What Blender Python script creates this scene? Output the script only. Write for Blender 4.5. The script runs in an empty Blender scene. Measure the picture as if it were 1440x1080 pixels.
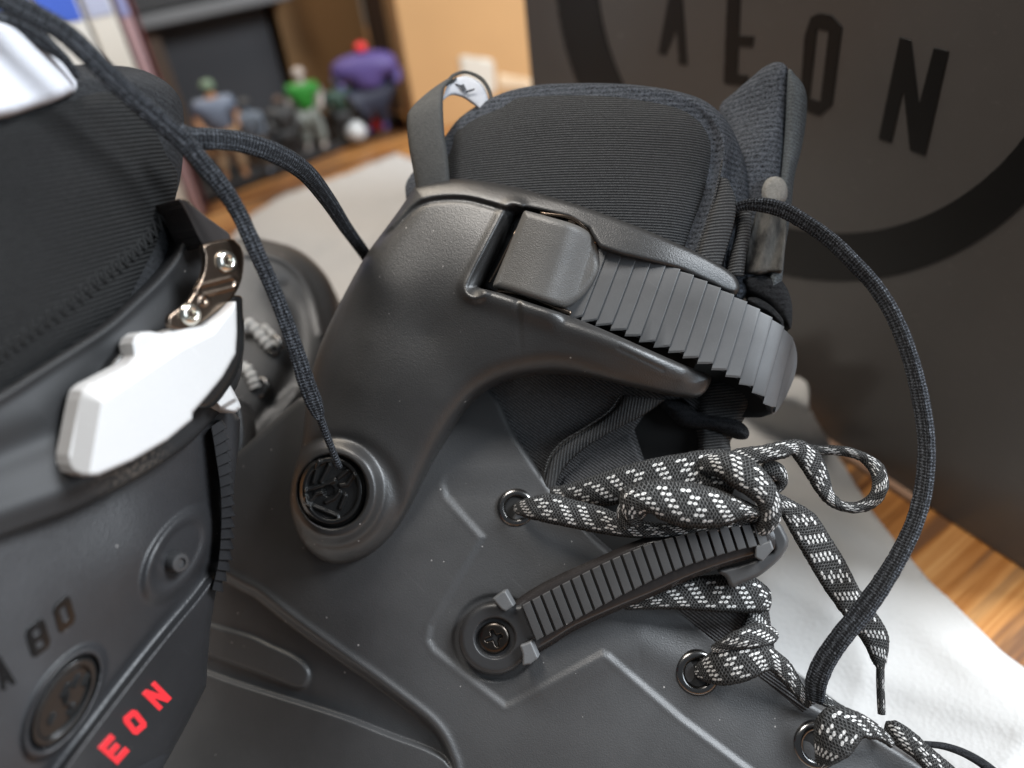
import bpy, math, random
import numpy as np
random.seed(4); rng = np.random.RandomState(7)
S = bpy.context.scene
# ------------------------------------------------------------------ camera
F = 1081.0
_n = np.array([190., 1440., F]); _n /= np.linalg.norm(_n)
_up = -_n; _f = np.array([0, 0, 1.]); _fh = _f - (_f @ _up) * _up; _fh /= np.linalg.norm(_fh)
M = np.array([np.cross(_fh, _up), _fh, _up])
CAM = np.array([0, 0, 0.33])
cd = bpy.data.cameras.new('camera'); cam = bpy.data.objects.new('camera', cd); S.collection.objects.link(cam)
cd.sensor_width = 36; cd.lens = F / 1440 * 36; cd.clip_start = .01; cd.clip_end = 50
from mathutils import Matrix, Vector
_R = np.array([M @ [1, 0, 0], M @ [0, -1, 0], M @ [0, 0, -1]]).T
cam.matrix_world = Matrix([[*_R[i], CAM[i]] for i in range(3)] + [[0, 0, 0, 1]])
S.camera = cam
cd.dof.use_dof = True; cd.dof.focus_distance = .268; cd.dof.aperture_fstop = 4.6
# ------------------------------------------------------------------ world and lamps
W_ = bpy.data.worlds.new('World'); S.world = W_; W_.use_nodes = True
W_.node_tree.nodes['Background'].inputs[0].default_value = (.82, .9, 1, 1)
W_.node_tree.nodes['Background'].inputs[1].default_value = .13
def area(name, loc, target, sx, sy, power, col):
    l = bpy.data.lights.new(name, 'AREA'); l.shape = 'RECTANGLE'; l.size = sx; l.size_y = sy; l.energy = power; l.color = col
    o = bpy.data.objects.new(name, l); S.collection.objects.link(o); o.location = loc
    o.rotation_euler = (Vector(target) - Vector(loc)).to_track_quat('-Z', 'Y').to_euler(); return o
area('window_light', (1.34, .126, 1.32), (.08, .28, .2), .62, .62, 60, (.88, .94, 1))
area('side_fill', (.92, -.36, .62), (.1, .28, .22), .35, .45, 4.5, (.78, .89, 1))  # added cool fill lamp, low on the right, brightens right-facing edges
area('ceiling_lamp', (-.30, .45, 1.35), (0, .3, .15), .5, .4, 13, (1, .95, .89))
area('room_lamp', (-.9, 1.9, 1.9), (-.2, 1.3, 0), .8, .8, 25, (1, .88, .72))
S.view_settings.view_transform = 'Standard'; S.view_settings.look = 'None'; S.view_settings.gamma = 1
S.view_settings.exposure = 0.2
# ------------------------------------------------------------------ maths helpers
def A2(x): return np.asarray(x, float)
class Frame:
    """a plane in the room: origin P, normal O towards the camera; W() meets a pixel's ray with the plane lifted by h metres"""
    def __init__(s, P, O):
        s.P = A2(P); s.O = A2(O) / np.linalg.norm(O)
        ex = M @ A2([1, 0, 0]); ex = ex - (ex @ s.O) * s.O; s.ex = ex / np.linalg.norm(ex); s.ey = np.cross(s.O, s.ex)
    def W(s, x, y, h=0.):
        x = A2(x); y = A2(y)
        D = np.stack([x - 720, y - 540, np.full(x.shape, F)], -1) @ M.T
        k = (((s.P - CAM) @ s.O) + h) / (D @ s.O)
        return CAM + D * k[..., None]
    def mat(s, base=(0, 0, 0)):
        b = s.P + s.ex * base[0] + s.ey * base[1] + s.O * base[2]
        return Matrix([[s.ex[i], s.ey[i], s.O[i], b[i]] for i in range(3)] + [[0, 0, 0, 1]])
def plane_iz(a, b, g):      # 1/z = a + b*px + g*py
    n = A2([b * F, g * F, a + 720 * b + 540 * g]); L = np.linalg.norm(n)
    nw = M @ (n / L); return nw, 1 / L
def frame_iz(ref, iz, b, g):
    a = iz - b * ref[0] - g * ref[1]; nw, d = plane_iz(a, b, g)
    return Frame(CAM + nw * d + 0, -nw) if True else None
FA = frame_iz((468, 690), 3.33, .000614, .000205)
FB = frame_iz((90, 990), 5.0, -.0036, .0001)
FT = frame_iz((420, 480), 2.55, -.0002, .0004)
TAB = Frame((0, 0, 0), (0, 0, 1))
def fix_origin(fr, px):      # move the frame's origin along its plane to a pixel
    fr.P = fr.W(A2([px[0]]), A2([px[1]]))[0]
fix_origin(FA, (720, 640)); fix_origin(FB, (150, 700)); fix_origin(FT, (420, 480))
def spl(pts, n=8, closed=False):
    P = A2(pts); 
    if closed: Q = np.vstack([P[-1], P, P[:2]])
    else: Q = np.vstack([2 * P[0] - P[1], P, 2 * P[-1] - P[-2]])
    out = []; t = np.linspace(0, 1, n, endpoint=False)[:, None]
    for i in range(1, len(Q) - 2):
        a, b, c, d = Q[i - 1], Q[i], Q[i + 1], Q[i + 2]
        out.append(.5 * (2 * b + (c - a) * t + (2 * a - 5 * b + 4 * c - d) * t ** 2 + (3 * b - a - 3 * c + d) * t ** 3))
    out = np.vstack(out)
    return out if closed else np.vstack([out, P[-1]])
def dseg(X, Y, pts, closed=False):
    P = A2(pts); Q = np.vstack([P, P[:1]]) if closed else P
    D = np.full(X.shape, 1e9)
    for (ax, ay), (bx, by) in zip(Q[:-1], Q[1:]):
        vx, vy = bx - ax, by - ay; L = vx * vx + vy * vy + 1e-12
        t = np.clip(((X - ax) * vx + (Y - ay) * vy) / L, 0, 1)
        D = np.minimum(D, (X - ax - t * vx) ** 2 + (Y - ay - t * vy) ** 2)
    return np.sqrt(D)
def sdf(X, Y, pts):
    P = A2(pts); Q = np.vstack([P, P[:1]]); ins = np.zeros(X.shape, bool)
    for (ax, ay), (bx, by) in zip(Q[:-1], Q[1:]):
        if ay == by: continue
        c = ((ay > Y) != (by > Y)) & (X < (bx - ax) * (Y - ay) / (by - ay) + ax); ins ^= c
    d = dseg(X, Y, pts, True); return np.where(ins, -d, d)
def sm(x, a, b):
    t = np.clip((x - a) / (b - a), 0, 1); return t * t * (3 - 2 * t)
def rnd(Sd, r, dep):         # rounded-over edge: 0 inside, -dep at the outline
    d = np.clip(-Sd / r, 0, 1); return -dep * (1 - np.sqrt(np.clip(1 - (1 - d) ** 2, 0, 1)))
def tps(anch, lam=.02):               # smooth height through anchors (x, y, mm)
    A = A2(anch); p = A[:, :2] / 100; n = len(p)
    def U(r2): return .5 * r2 * np.log(r2 + 1e-9)
    K = U(((p[:, None] - p[None]) ** 2).sum(-1)) + np.eye(n) * lam
    Pm = np.hstack([np.ones((n, 1)), p]); L = np.block([[K, Pm], [Pm.T, np.zeros((3, 3))]])
    w = np.linalg.solve(L, np.r_[A[:, 2] / 1000, 0, 0, 0])
    def f(X, Y, Sd=None):
        X = A2(X) / 100; Y = A2(Y) / 100; out = w[n] + w[n + 1] * X + w[n + 2] * Y
        for i in range(n): out = out + w[i] * U((X - p[i, 0]) ** 2 + (Y - p[i, 1]) ** 2)
        return out
    return f
def poly(pts): return lambda X, Y: sdf(X, Y, pts)
def cpoly(pts, n=8): q = spl(pts, n, True); return lambda X, Y: sdf(X, Y, q)
# ------------------------------------------------------------------ objects
def link(o, parent=None):
    S.collection.objects.link(o)
    if parent is not None: o.parent = parent
    return o
def inv_of(parent):
    m = Matrix.Identity(4); p = parent
    while p is not None: m = ROOT.get(p.name, Matrix.Identity(4)) @ m if p.name in ROOT else m; p = p.parent
    return m.inverted()
ROOT = {}
def thing(name, mat, label, cat, group=None):
    o = bpy.data.objects.new(name, None); S.collection.objects.link(o); o.empty_display_size = .02
    o.matrix_world = mat; ROOT[o.name] = mat.copy(); o['label'] = label; o['category'] = cat
    if group: o['group'] = group
    return o
def tag(o, label=None, cat=None, group=None, kind=None):
    if label: o['label'] = label
    if cat: o['category'] = cat
    if group: o['group'] = group
    if kind: o['kind'] = kind
    return o
def mk(name, V, faces, mat, parent=None, smooth=True, uv=None, sharp=None):
    V = A2(V)
    if parent is not None:
        Mi = np.array(inv_of(parent)); V = V @ Mi[:3, :3].T + Mi[:3, 3]
    me = bpy.data.meshes.new(name); me.from_pydata([tuple(v) for v in V.tolist()], [], faces); me.update()
    if uv is not None:
        lay = me.uv_layers.new(name='uv'); idx = np.empty(len(me.loops), int); me.loops.foreach_get('vertex_index', idx)
        lay.data.foreach_set('uv', A2(uv)[idx].ravel())
    if smooth:
        me.polygons.foreach_set('use_smooth', [True] * len(me.polygons))
        if sharp: me.set_sharp_from_angle(angle=math.radians(sharp))
    me.materials.append(mat)
    o = bpy.data.objects.new(name, me); link(o, parent); return o
def relief(name, fr, sd, bbox, step, hf, mat, parent=None, skirt=0., rings=1, label=None, sharp=None, back=False):
    x0, y0, x1, y1 = bbox
    xs = np.arange(x0, x1 + step, step); ys = np.arange(y0, y1 + step, step); X, Y = np.meshgrid(xs, ys)
    Sd = sd(X, Y); e = .06 * step; Sd = np.where(np.abs(Sd) < e, -e, Sd); I = Sd < 0
    nr, nc = X.shape; ids = -np.ones(X.shape, int); k = I.sum(); ids[I] = np.arange(k)
    px = list(X[I]); py = list(Y[I]); faces = []
    a = I[:-1, :-1]; b = I[:-1, 1:]; c = I[1:, 1:]; d = I[1:, :-1]; cnt = a.astype(int) + b + c + d
    full = cnt == 4
    i, j = np.nonzero(full)
    faces = [tuple(t) for t in np.stack([ids[i, j], ids[i + 1, j], ids[i + 1, j + 1], ids[i, j + 1]], 1).tolist()]
    ed = {}; bound = []
    def cross(p, q):
        key = (p, q) if p < q else (q, p)
        if key in ed: return ed[key]
        s0, s1 = Sd[key[0]], Sd[key[1]]; t = s0 / (s0 - s1)
        px.append(X[key[0]] + t * (X[key[1]] - X[key[0]])); py.append(Y[key[0]] + t * (Y[key[1]] - Y[key[0]]))
        ed[key] = len(px) - 1; return ed[key]
    for i, j in zip(*np.nonzero((cnt > 0) & (cnt < 4))):
        cs = [(i, j), (i + 1, j), (i + 1, j + 1), (i, j + 1)]; f = []; kinds = []
        for q in range(4):
            p, r = cs[q], cs[(q + 1) % 4]
            if I[p]: f.append(int(ids[p])); kinds.append(0)
            if I[p] != I[r]: f.append(cross(p, r)); kinds.append(1 if I[p] else 2)   # 1 = leaving, 2 = entering
        if len(f) >= 3: faces.append(tuple(f))
        for q in range(len(f)):
            if kinds[q] == 1: bound.append((f[q], f[(q + 1) % len(f)]))
    px = A2(px); py = A2(py); h = hf(px, py, sd(px, py)) + np.zeros(len(px)); V = fr.W(px, py, h)
    Vs = [V]; nv = len(V)
    if skirt and bound:
        bi = sorted({v for e_ in bound for v in e_}); mp = {v: q for q, v in enumerate(bi)}; base = V[bi]; prev = {v: v for v in bi}
        for r in range(1, rings + 1):
            Vs.append(base - fr.O * (skirt * r / rings)); cur = {v: nv + (r - 1) * len(bi) + mp[v] for v in bi}
            for p, q in bound: faces.append((q, p, cur[p], cur[q]))
            prev = cur if r == 1 else prev
            if r < rings: pass
            bound_prev = cur
    Vt = np.vstack(Vs)
    if back:
        nb = len(Vt); Vt = np.vstack([Vt, V - fr.O * (skirt)]); faces += [tuple(nb + v for v in reversed(f)) for f in faces if max(f) < nv]
    # orient to the camera
    f0 = A2([np.cross(Vt[f[1]] - Vt[f[0]], Vt[f[2]] - Vt[f[0]]) for f in faces[:50]]).sum(0)
    if f0 @ fr.O < 0: faces = [tuple(reversed(f)) for f in faces]
    o = mk(name, Vt, faces, mat, parent, True, None, sharp)
    if label: o['label'] = label
    return o
def grid_mesh(name, P, mat, parent=None, uv=None, closed_v=False, sharp=None, caps=False):
    n, m = P.shape[:2]; fs = []
    for i in range(n - 1):
        for j in range(m if closed_v else m - 1):
            j2 = (j + 1) % m; fs.append((i * m + j, (i + 1) * m + j, (i + 1) * m + j2, i * m + j2))
    if caps: fs.append(tuple(range(m))); fs.append(tuple((n - 1) * m + q for q in reversed(range(m))))
    return mk(name, P.reshape(-1, 3), fs, mat, parent, True, None if uv is None else uv.reshape(-1, 2), sharp)
def tube(name, fr, pts, mat, parent=None, flat=1., n=7, seg=14, label=None, fuzz=0., rot=None):
    """round or flattened cord; pts = (px, py, width_px, h_mm)"""
    Q = spl(pts, n); C = fr.W(Q[:, 0], Q[:, 1], Q[:, 3] / 1000)
    dist = np.linalg.norm(C - CAM, axis=1); R = np.maximum(Q[:, 2], .5) / 2 * ((C - CAM) @ (M @ A2([0, 0, 1.]))) / F
    T = np.gradient(C, axis=0); T /= np.linalg.norm(T, axis=1)[:, None]
    N = (CAM - C) / dist[:, None]; N = N - (N * T).sum(1)[:, None] * T; N /= np.linalg.norm(N, axis=1)[:, None]; B = np.cross(T, N)
    L = np.r_[0, np.cumsum(np.linalg.norm(np.diff(C, axis=0), axis=1))]
    a = np.linspace(0, 2 * np.pi, seg, endpoint=False)
    P = C[:, None] + R[:, None, None] * (np.cos(a)[None, :, None] * B[:, None] + flat * np.sin(a)[None, :, None] * N[:, None])
    if rot is not None:          # flat woven strip turned about its own length
        if (B @ (M @ A2([1, 0, 0]))).mean() < 0: B = -B
        ph = np.radians(np.interp(np.linspace(0, 1, len(L)), np.linspace(0, 1, len(rot)), rot))[:, None, None]
        aa = (R / (np.abs(np.cos(ph[:, 0, 0])) + flat * np.abs(np.sin(ph[:, 0, 0]))))[:, None, None]
        cx = (np.sign(np.cos(a)) * np.abs(np.cos(a)) ** .55)[None, :, None]; sy = (np.sign(np.sin(a)) * np.abs(np.sin(a)) ** .55)[None, :, None]
        U1 = np.cos(ph) * B[:, None] + np.sin(ph) * N[:, None]; U2 = -np.sin(ph) * B[:, None] + np.cos(ph) * N[:, None]
        P = C[:, None] + aa * (cx * U1 + flat * sy * U2)
    if fuzz: P = P + rng.randn(*P.shape) * fuzz
    uv = np.stack([np.repeat(L[:, None], seg, 1), np.abs(((a / (2 * np.pi) + .25) % 1) * 2 - 1)[None] * np.ones((len(L), 1)) * .008], -1)
    o = grid_mesh(name, P, mat, parent, uv, True, None, True)
    if label: o['label'] = label
    return o
def ribbon(name, fr, rows, mat, parent=None, thick=.0013, n=7, bulge=.0008, label=None, u0=0., m=9):
    """flat lace; rows = (xl, yl, xr, yr, h_left_mm, h_right_mm)"""
    Q = spl([r if len(r) == 6 else (*r, r[4]) for r in rows], n)
    Lp = fr.W(Q[:, 0], Q[:, 1], Q[:, 4] / 1000); Rp = fr.W(Q[:, 2], Q[:, 3], Q[:, 5] / 1000)
    C = (Lp + Rp) / 2; T = np.gradient(C, axis=0); T /= np.linalg.norm(T, axis=1)[:, None] + 1e-12
    A = Rp - Lp; w = np.linalg.norm(A, axis=1); Nn = np.cross(T, A); Nn /= np.linalg.norm(Nn, axis=1)[:, None] + 1e-12
    sg = np.sign((Nn * (CAM - C)).sum(1)); Nn *= sg[:, None]
    v = np.linspace(0, 1, m); prof = np.sqrt(np.clip(1 - (2 * v - 1) ** 4, 0, 1)); bl = 1 - (2 * v - 1) ** 2
    top = Lp[:, None] + A[:, None] * v[None, :, None] + Nn[:, None] * (bulge * bl + thick / 2 * prof)[None, :, None]
    bot = Lp[:, None] + A[:, None] * v[None, :, None] + Nn[:, None] * (bulge * bl - thick / 2 * prof)[None, :, None]
    P = np.concatenate([top, bot[:, ::-1][:, 1:-1]], 1)
    if mat is LACE: P = P + rng.randn(*P.shape) * .00007
    L = np.r_[0, np.cumsum(np.linalg.norm(np.diff(C, axis=0), axis=1))] + u0
    vv = np.concatenate([v, v[::-1][1:-1]]); wm = np.median(w)
    uv = np.stack([np.repeat(L[:, None], P.shape[1], 1), vv[None] * np.full((len(L), 1), .009)], -1)
    o = grid_mesh(name, P, mat, parent, uv, True, None, True)
    if label: o['label'] = label
    return o
def boxm(name, corners_bottom, height, mat, parent=None, z0=0.0, bev=.002):
    b = A2(corners_bottom); V = [(*p, z0) for p in b] + [(*p, z0 + height) for p in b]; n = len(b)
    fs = [tuple(reversed(range(n))), tuple(range(n, 2 * n))] + [(i, (i + 1) % n, n + (i + 1) % n, n + i) for i in range(n)]
    ar = sum(b[i][0] * b[(i + 1) % n][1] - b[(i + 1) % n][0] * b[i][1] for i in range(n))
    if ar < 0: fs = [tuple(reversed(f)) for f in fs]
    o = mk(name, V, fs, mat, parent, False)
    if bev:
        md = o.modifiers.new('bevel', 'BEVEL'); md.width = bev; md.segments = 2
    return o
def lathe(name, fr, px, h0, prof, mat, parent=None, seg=40, tilt=None, label=None, axis=None, sharp=35):
    """turned part standing on the frame at a pixel; prof = (radius_mm, height_mm); tilt = world normal"""
    c = fr.W(A2([px[0]]), A2([px[1]]), h0 / 1000)[0]; N = fr.O if axis is None else A2(axis) / np.linalg.norm(axis)
    ex = fr.ex - (fr.ex @ N) * N; ex /= np.linalg.norm(ex); ey = np.cross(N, ex); a = np.linspace(0, 2 * np.pi, seg, endpoint=False)
    P = np.array([[c + (r * (np.cos(t) * ex + np.sin(t) * ey) + z * N) / 1000 for t in a] for r, z in prof])
    o = grid_mesh(name, P, mat, parent, None, True, sharp)
    if label: o['label'] = label
    return o
# ------------------------------------------------------------------ materials
class MT:
    def __init__(s, name, col=(.05, .05, .05), rough=.5, metal=0., spec=.5, coat=0.):
        s.m = bpy.data.materials.new(name); s.m.use_nodes = True; s.t = s.m.node_tree; s.b = s.t.nodes['Principled BSDF']
        s.b.inputs['Base Color'].default_value = (*col, 1); s.b.inputs['Roughness'].default_value = rough; s.b.inputs['Metallic'].default_value = metal
        s.b.inputs['Specular IOR Level'].default_value = spec; s.b.inputs['Coat Weight'].default_value = coat; s.col = col; s.h = None
    def n(s, typ, **kw):
        q = s.t.nodes.new(typ)
        for k, v in kw.items(): setattr(q, k, v)
        return q
    def l(s, a, b): s.t.links.new(a, b)
    def co(s, kind='Object', scale=1., rot=0., rz=None):
        tc = s.n('ShaderNodeTexCoord'); mp = s.n('ShaderNodeMapping'); s.l(tc.outputs[kind], mp.inputs[0])
        mp.inputs['Scale'].default_value = (scale,) * 3 if not isinstance(scale, tuple) else scale; mp.inputs['Rotation'].default_value = (0, 0, rot); return mp.outputs[0]
    def ma(s, op, a, b=None, c=None):
        q = s.n('ShaderNodeMath', operation=op)
        for i, v in enumerate((a, b, c)):
            if v is None: continue
            if isinstance(v, (int, float)): q.inputs[i].default_value = v
            else: s.l(v, q.inputs[i])
        return q.outputs[0]
    def noise(s, vec, scale, detail=3, rough=.5):
        q = s.n('ShaderNodeTexNoise'); q.inputs['Scale'].default_value = scale; q.inputs['Detail'].default_value = detail; q.inputs['Roughness'].default_value = rough
        s.l(vec, q.inputs['Vector']); return q.outputs[0]
    def mix(s, f, a, b):
        q = s.n('ShaderNodeMix', data_type='RGBA'); 
        if isinstance(f, (int, float)): q.inputs[0].default_value = f
        else: s.l(f, q.inputs[0])
        for i, v in ((6, a), (7, b)):
            if isinstance(v, tuple): q.inputs[i].default_value = (*v, 1)
            else: s.l(v, q.inputs[i])
        return q.outputs[2]
    def ramp(s, f, stops):
        q = s.n('ShaderNodeValToRGB'); s.l(f, q.inputs[0]); e = q.color_ramp.elements
        while len(e) < len(stops): e.new(.5)
        for i, (p, c) in enumerate(stops): e[i].position = p; e[i].color = (*c, 1) if isinstance(c, tuple) else (c, c, c, 1)
        return q.outputs[0]
    def color(s, c): s.l(c, s.b.inputs['Base Color']); return s
    def rough(s, c): s.l(c, s.b.inputs['Roughness']); return s
    def bump(s, h, dist, strength=1.):
        q = s.n('ShaderNodeBump'); q.inputs['Distance'].default_value = dist; q.inputs['Strength'].default_value = strength; s.l(h, q.inputs['Height'])
        if s.h is not None: s.l(s.h, q.inputs['Normal'])
        s.h = q.outputs[0]; s.l(s.h, s.b.inputs['Normal']); return s
    def dust(s, base, amount=.03, scale=420.):
        """tiny pale lint specks lying on the surface"""
        v = s.co(); vo = s.n('ShaderNodeTexVoronoi'); vo.inputs['Scale'].default_value = scale; s.l(v, vo.inputs['Vector'])
        sep = s.n('ShaderNodeSeparateColor'); s.l(vo.outputs['Color'], sep.inputs[0])
        a = s.ma('LESS_THAN', sep.outputs[0], amount); rad = s.ma('MULTIPLY', sep.outputs[1], .16); b = s.ma('LESS_THAN', vo.outputs['Distance'], rad)
        return s.mix(s.ma('MULTIPLY', s.ma('MULTIPLY', a, b), .75), base, (.42, .4, .38))
def plastic(name, col, rough, grain=.00011, gs=1900, dust=.03, var=.18, spec=.5):
    m = MT(name, col, rough, spec=spec); v = m.co()
    n1 = m.noise(v, 22, 5, .6); d = tuple(c * (1 - var) for c in col); u = tuple(c * (1 + var) for c in col)
    base = m.mix(m.ramp(n1, [(.35, 0.), (.65, 1.)]), d, u)
    sc = m.n('ShaderNodeMapping'); m.l(m.co(rot=.7), sc.inputs[0]); sc.inputs['Scale'].default_value = (14, 420, 14); scr = m.ramp(m.noise(sc.outputs[0], 1.6, 3, .5), [(.70, 0.), (.78, .16)])
    base = m.mix(scr, base, tuple(min(1, c * 2.6 + .02) for c in col)); base = m.mix(m.ramp(m.noise(v, 2300, 2, .7), [(.6, 0.), (.8, .35)]), base, tuple(min(1, c * 2.0) for c in col))
    m.color(m.dust(base, dust) if dust else base)
    m.rough(m.ma('ADD', rough - .06, m.ma('MULTIPLY', m.noise(v, 60, 4, .7), .12)))
    m.bump(m.noise(v, gs, 2), grain); m.bump(m.noise(v, 130, 2), .00005, .4); return m.m
SHELL = plastic('shell plastic', (.047, .0468, .0475), .48, dust=.09, spec=.6)
CUFFM = plastic('cuff plastic', (.026, .0252, .0248), .40, dust=.09, spec=.8)
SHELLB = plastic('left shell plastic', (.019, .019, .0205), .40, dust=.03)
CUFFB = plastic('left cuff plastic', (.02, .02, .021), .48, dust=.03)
FRAMEB = plastic('frame plastic', (.042, .052, .062), .38, dust=.02)
COVER = plastic('buckle cover plastic', (.125, .12, .113), .40, .00014, 2300, .04)
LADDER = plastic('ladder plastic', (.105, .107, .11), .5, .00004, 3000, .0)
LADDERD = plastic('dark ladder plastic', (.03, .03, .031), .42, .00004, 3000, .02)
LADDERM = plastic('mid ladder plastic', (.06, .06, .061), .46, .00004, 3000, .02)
BAND = plastic('band plastic', (.034, .030, .029), .22, .00002, 2600, .02)
WHITEP = plastic('white plastic', (.47, .465, .46), .45, .00002, 2400, .01, .02)
GLOSS = MT('gloss black', (.010, .010, .010), .25, spec=.5).m
GLOSSB = MT('left bolt black', (.010, .010, .010), .2, spec=.5).m
DARK = MT('dark void', (.006, .006, .006), .8).m  # near-black; paints the shade of gaps and holes, also colours hidden bodies
def gunmetal():
    m = MT('gunmetal', (.17, .13, .10), .24, 1.); v = m.co(); m.bump(m.noise(v, 160, 3), .0002, .4); return m.m
GUN = gunmetal()
STEEL = MT('steel', (.72, .70, .62), .2, 1.).m
def ribfab(name, col, period, rot, col2, depth=.0003, cross=.45):
    m = MT(name, col, .9, spec=.1); v = m.co(rot=rot)
    sx = m.n('ShaderNodeSeparateXYZ'); m.l(v, sx.inputs[0]); wob = m.ma('MULTIPLY', m.noise(m.co(), 14, 2), .0022)
    y = m.ma('ADD', sx.outputs[1], wob); w = m.ma('SINE', m.ma('MULTIPLY', y, 2 * math.pi / period)); w = m.ma('MULTIPLY_ADD', w, .5, .5)
    x = m.ma('SINE', m.ma('MULTIPLY', m.ma('ADD', sx.outputs[0], m.ma('MULTIPLY', y, .5)), 2 * math.pi / (period * .62)))
    hgt = m.ma('ADD', w, m.ma('MULTIPLY', x, cross * .5)); sp = m.noise(m.co(), 2200, 3, .9)
    sp = m.ramp(sp, [(.35, 0.), (.65, 1.)]); f = m.ma('MULTIPLY', m.ma('MULTIPLY_ADD', w, .75, .25), m.ma('MULTIPLY_ADD', sp, .8, .35)); base = m.mix(f, col, col2)
    pil = m.ramp(m.noise(m.co(), 900, 4, .75), [(.66, 0.), (.74, .35)])
    m.color(m.mix(pil, base, tuple(c * 2.2 for c in col2))); m.bump(hgt, depth); return m.m
LINA = ribfab('right liner ribbed cloth', (.007, .007, .007), .00098, .06, (.115, .117, .12))
LINA2 = ribfab('lower liner ribbed cloth', (.010, .010, .010), .00105, .62, (.17, .17, .175))  # lighter than the shaft cloth, makes up for light lost under the cuff
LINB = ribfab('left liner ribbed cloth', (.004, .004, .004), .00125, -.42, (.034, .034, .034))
GROS = ribfab('grosgrain tape', (.018, .018, .018), .0011, -.12, (.12, .12, .12), .0003, .1)
GROS2 = ribfab('grosgrain tape slanted', (.02, .02, .02), .0011, 1.75, (.12, .12, .12), .0003, .1)
def knit(name, col, col2, scale=1050, stripes=.0021, rot=.05):
    m = MT(name, col, .95, spec=.15); v = m.co(rot=rot); sx = m.n('ShaderNodeSeparateXYZ'); m.l(v, sx.inputs[0])
    y = m.ma('ADD', sx.outputs[1], m.ma('MULTIPLY', m.noise(v, 500, 2), .0018)); w = m.ma('MULTIPLY_ADD', m.ma('SINE', m.ma('MULTIPLY', y, 6.283 / stripes)), .5, .5)
    n = m.noise(v, scale, 5, .9); f = m.ma('ADD', m.ma('MULTIPLY', w, .35), m.ma('MULTIPLY', m.ramp(n, [(.42, 0.), (.60, 1.)]), .8))
    m.color(m.mix(f, col, col2)); m.bump(f, .0007); m.b.inputs['Sheen Weight'].default_value = .06; return m.m
KNIT = knit('blue grey knit', (.012, .014, .018), (.22, .245, .29))
KNIT2 = knit('tongue face knit', (.08, .092, .10), (.25, .28, .30), 1500, .0013, .5)
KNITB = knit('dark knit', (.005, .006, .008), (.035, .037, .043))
def lace_mat():
    m = MT('speckled lace weave', (.03, .03, .03), .85, spec=.25); tc = m.n('ShaderNodeTexCoord'); sx = m.n('ShaderNodeSeparateXYZ'); m.l(tc.outputs['UV'], sx.inputs[0])
    u, v = sx.outputs[0], sx.outputs[1]; a, b = .0018, .00113
    row = m.ma('FLOOR', m.ma('DIVIDE', v, b)); off = m.ma('MULTIPLY', m.ma('MODULO', row, 2.), .5)
    uu = m.ma('ADD', m.ma('DIVIDE', u, a), off); cell = m.ma('FLOOR', uu)
    fu = m.ma('SUBTRACT', m.ma('FRACT', uu), .5); fv = m.ma('SUBTRACT', m.ma('FRACT', m.ma('DIVIDE', v, b)), .5)
    d = m.ma('ADD', m.ma('POWER', m.ma('DIVIDE', m.ma('ADD', fu, m.ma('MULTIPLY', fv, .4)), .42), 2.), m.ma('POWER', m.ma('DIVIDE', fv, .30), 2.)); dot = m.ma('LESS_THAN', d, 1.)
    # diagonal bands of dots that zigzag across the width
    ph = m.ma('ADD', cell, m.ma('MULTIPLY', row, -.55)); band = m.ma('LESS_THAN', m.ma('MODULO', m.ma('ADD', ph, 60.), 4.4), 2.0)
    edge = m.ma('MULTIPLY', m.ma('GREATER_THAN', row, .5), m.ma('LESS_THAN', row, 6.5)); msk = m.ma('MULTIPLY', m.ma('MULTIPLY', dot, band), edge)
    s1 = m.ma('SINE', m.ma('MULTIPLY', m.ma('ADD', u, m.ma('MULTIPLY', v, .8)), 6.283 / .00115)); s2 = m.ma('SINE', m.ma('MULTIPLY', m.ma('SUBTRACT', u, m.ma('MULTIPLY', v, .8)), 6.283 / .00115))
    wv = m.ma('MAXIMUM', s1, s2); f = m.ma('MULTIPLY', m.ramp(m.ma('MULTIPLY_ADD', wv, .5, .5), [(.62, 0.), (.92, 1.)]), m.ma('MULTIPLY_ADD', m.ramp(m.noise(m.co(), 1500, 4, .9), [(.42, 0.), (.58, 1.)]), .9, .25))
    dark = m.mix(f, (.004, .004, .004), (.165, .165, .162)); m.color(m.mix(msk, dark, (.80, .79, .77)))
    m.bump(m.ma('ADD', f, m.ma('MULTIPLY', msk, .8)), .00035); m.b.inputs['Sheen Weight'].default_value = .02; return m.m
LACE = lace_mat()
def cord_mat():
    m = MT('braided cord', (.02, .022, .027), .85, spec=.25); tc = m.n('ShaderNodeTexCoord'); sx = m.n('ShaderNodeSeparateXYZ'); m.l(tc.outputs['UV'], sx.inputs[0]); u, v = sx.outputs[0], sx.outputs[1]
    s1 = m.ma('SINE', m.ma('MULTIPLY', m.ma('ADD', u, m.ma('MULTIPLY', v, .9)), 6.283 / .0021)); s2 = m.ma('SINE', m.ma('MULTIPLY', m.ma('SUBTRACT', u, m.ma('MULTIPLY', v, .9)), 6.283 / .0021))
    wv = m.ramp(m.ma('MULTIPLY_ADD', m.ma('MULTIPLY', s1, s2), .5, .5), [(.40, .06), (.62, 1.)]); f = m.ma('MULTIPLY', wv, m.ma('MULTIPLY_ADD', m.ramp(m.noise(m.co(), 1300, 4, .9), [(.46, 0.), (.60, 1.)]), 1.2, .08))
    m.color(m.mix(f, (.002, .0025, .004), (.23, .255, .295))); m.bump(f, .0010); m.b.inputs['Sheen Weight'].default_value = .02; return m.m
CORD = cord_mat()
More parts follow.
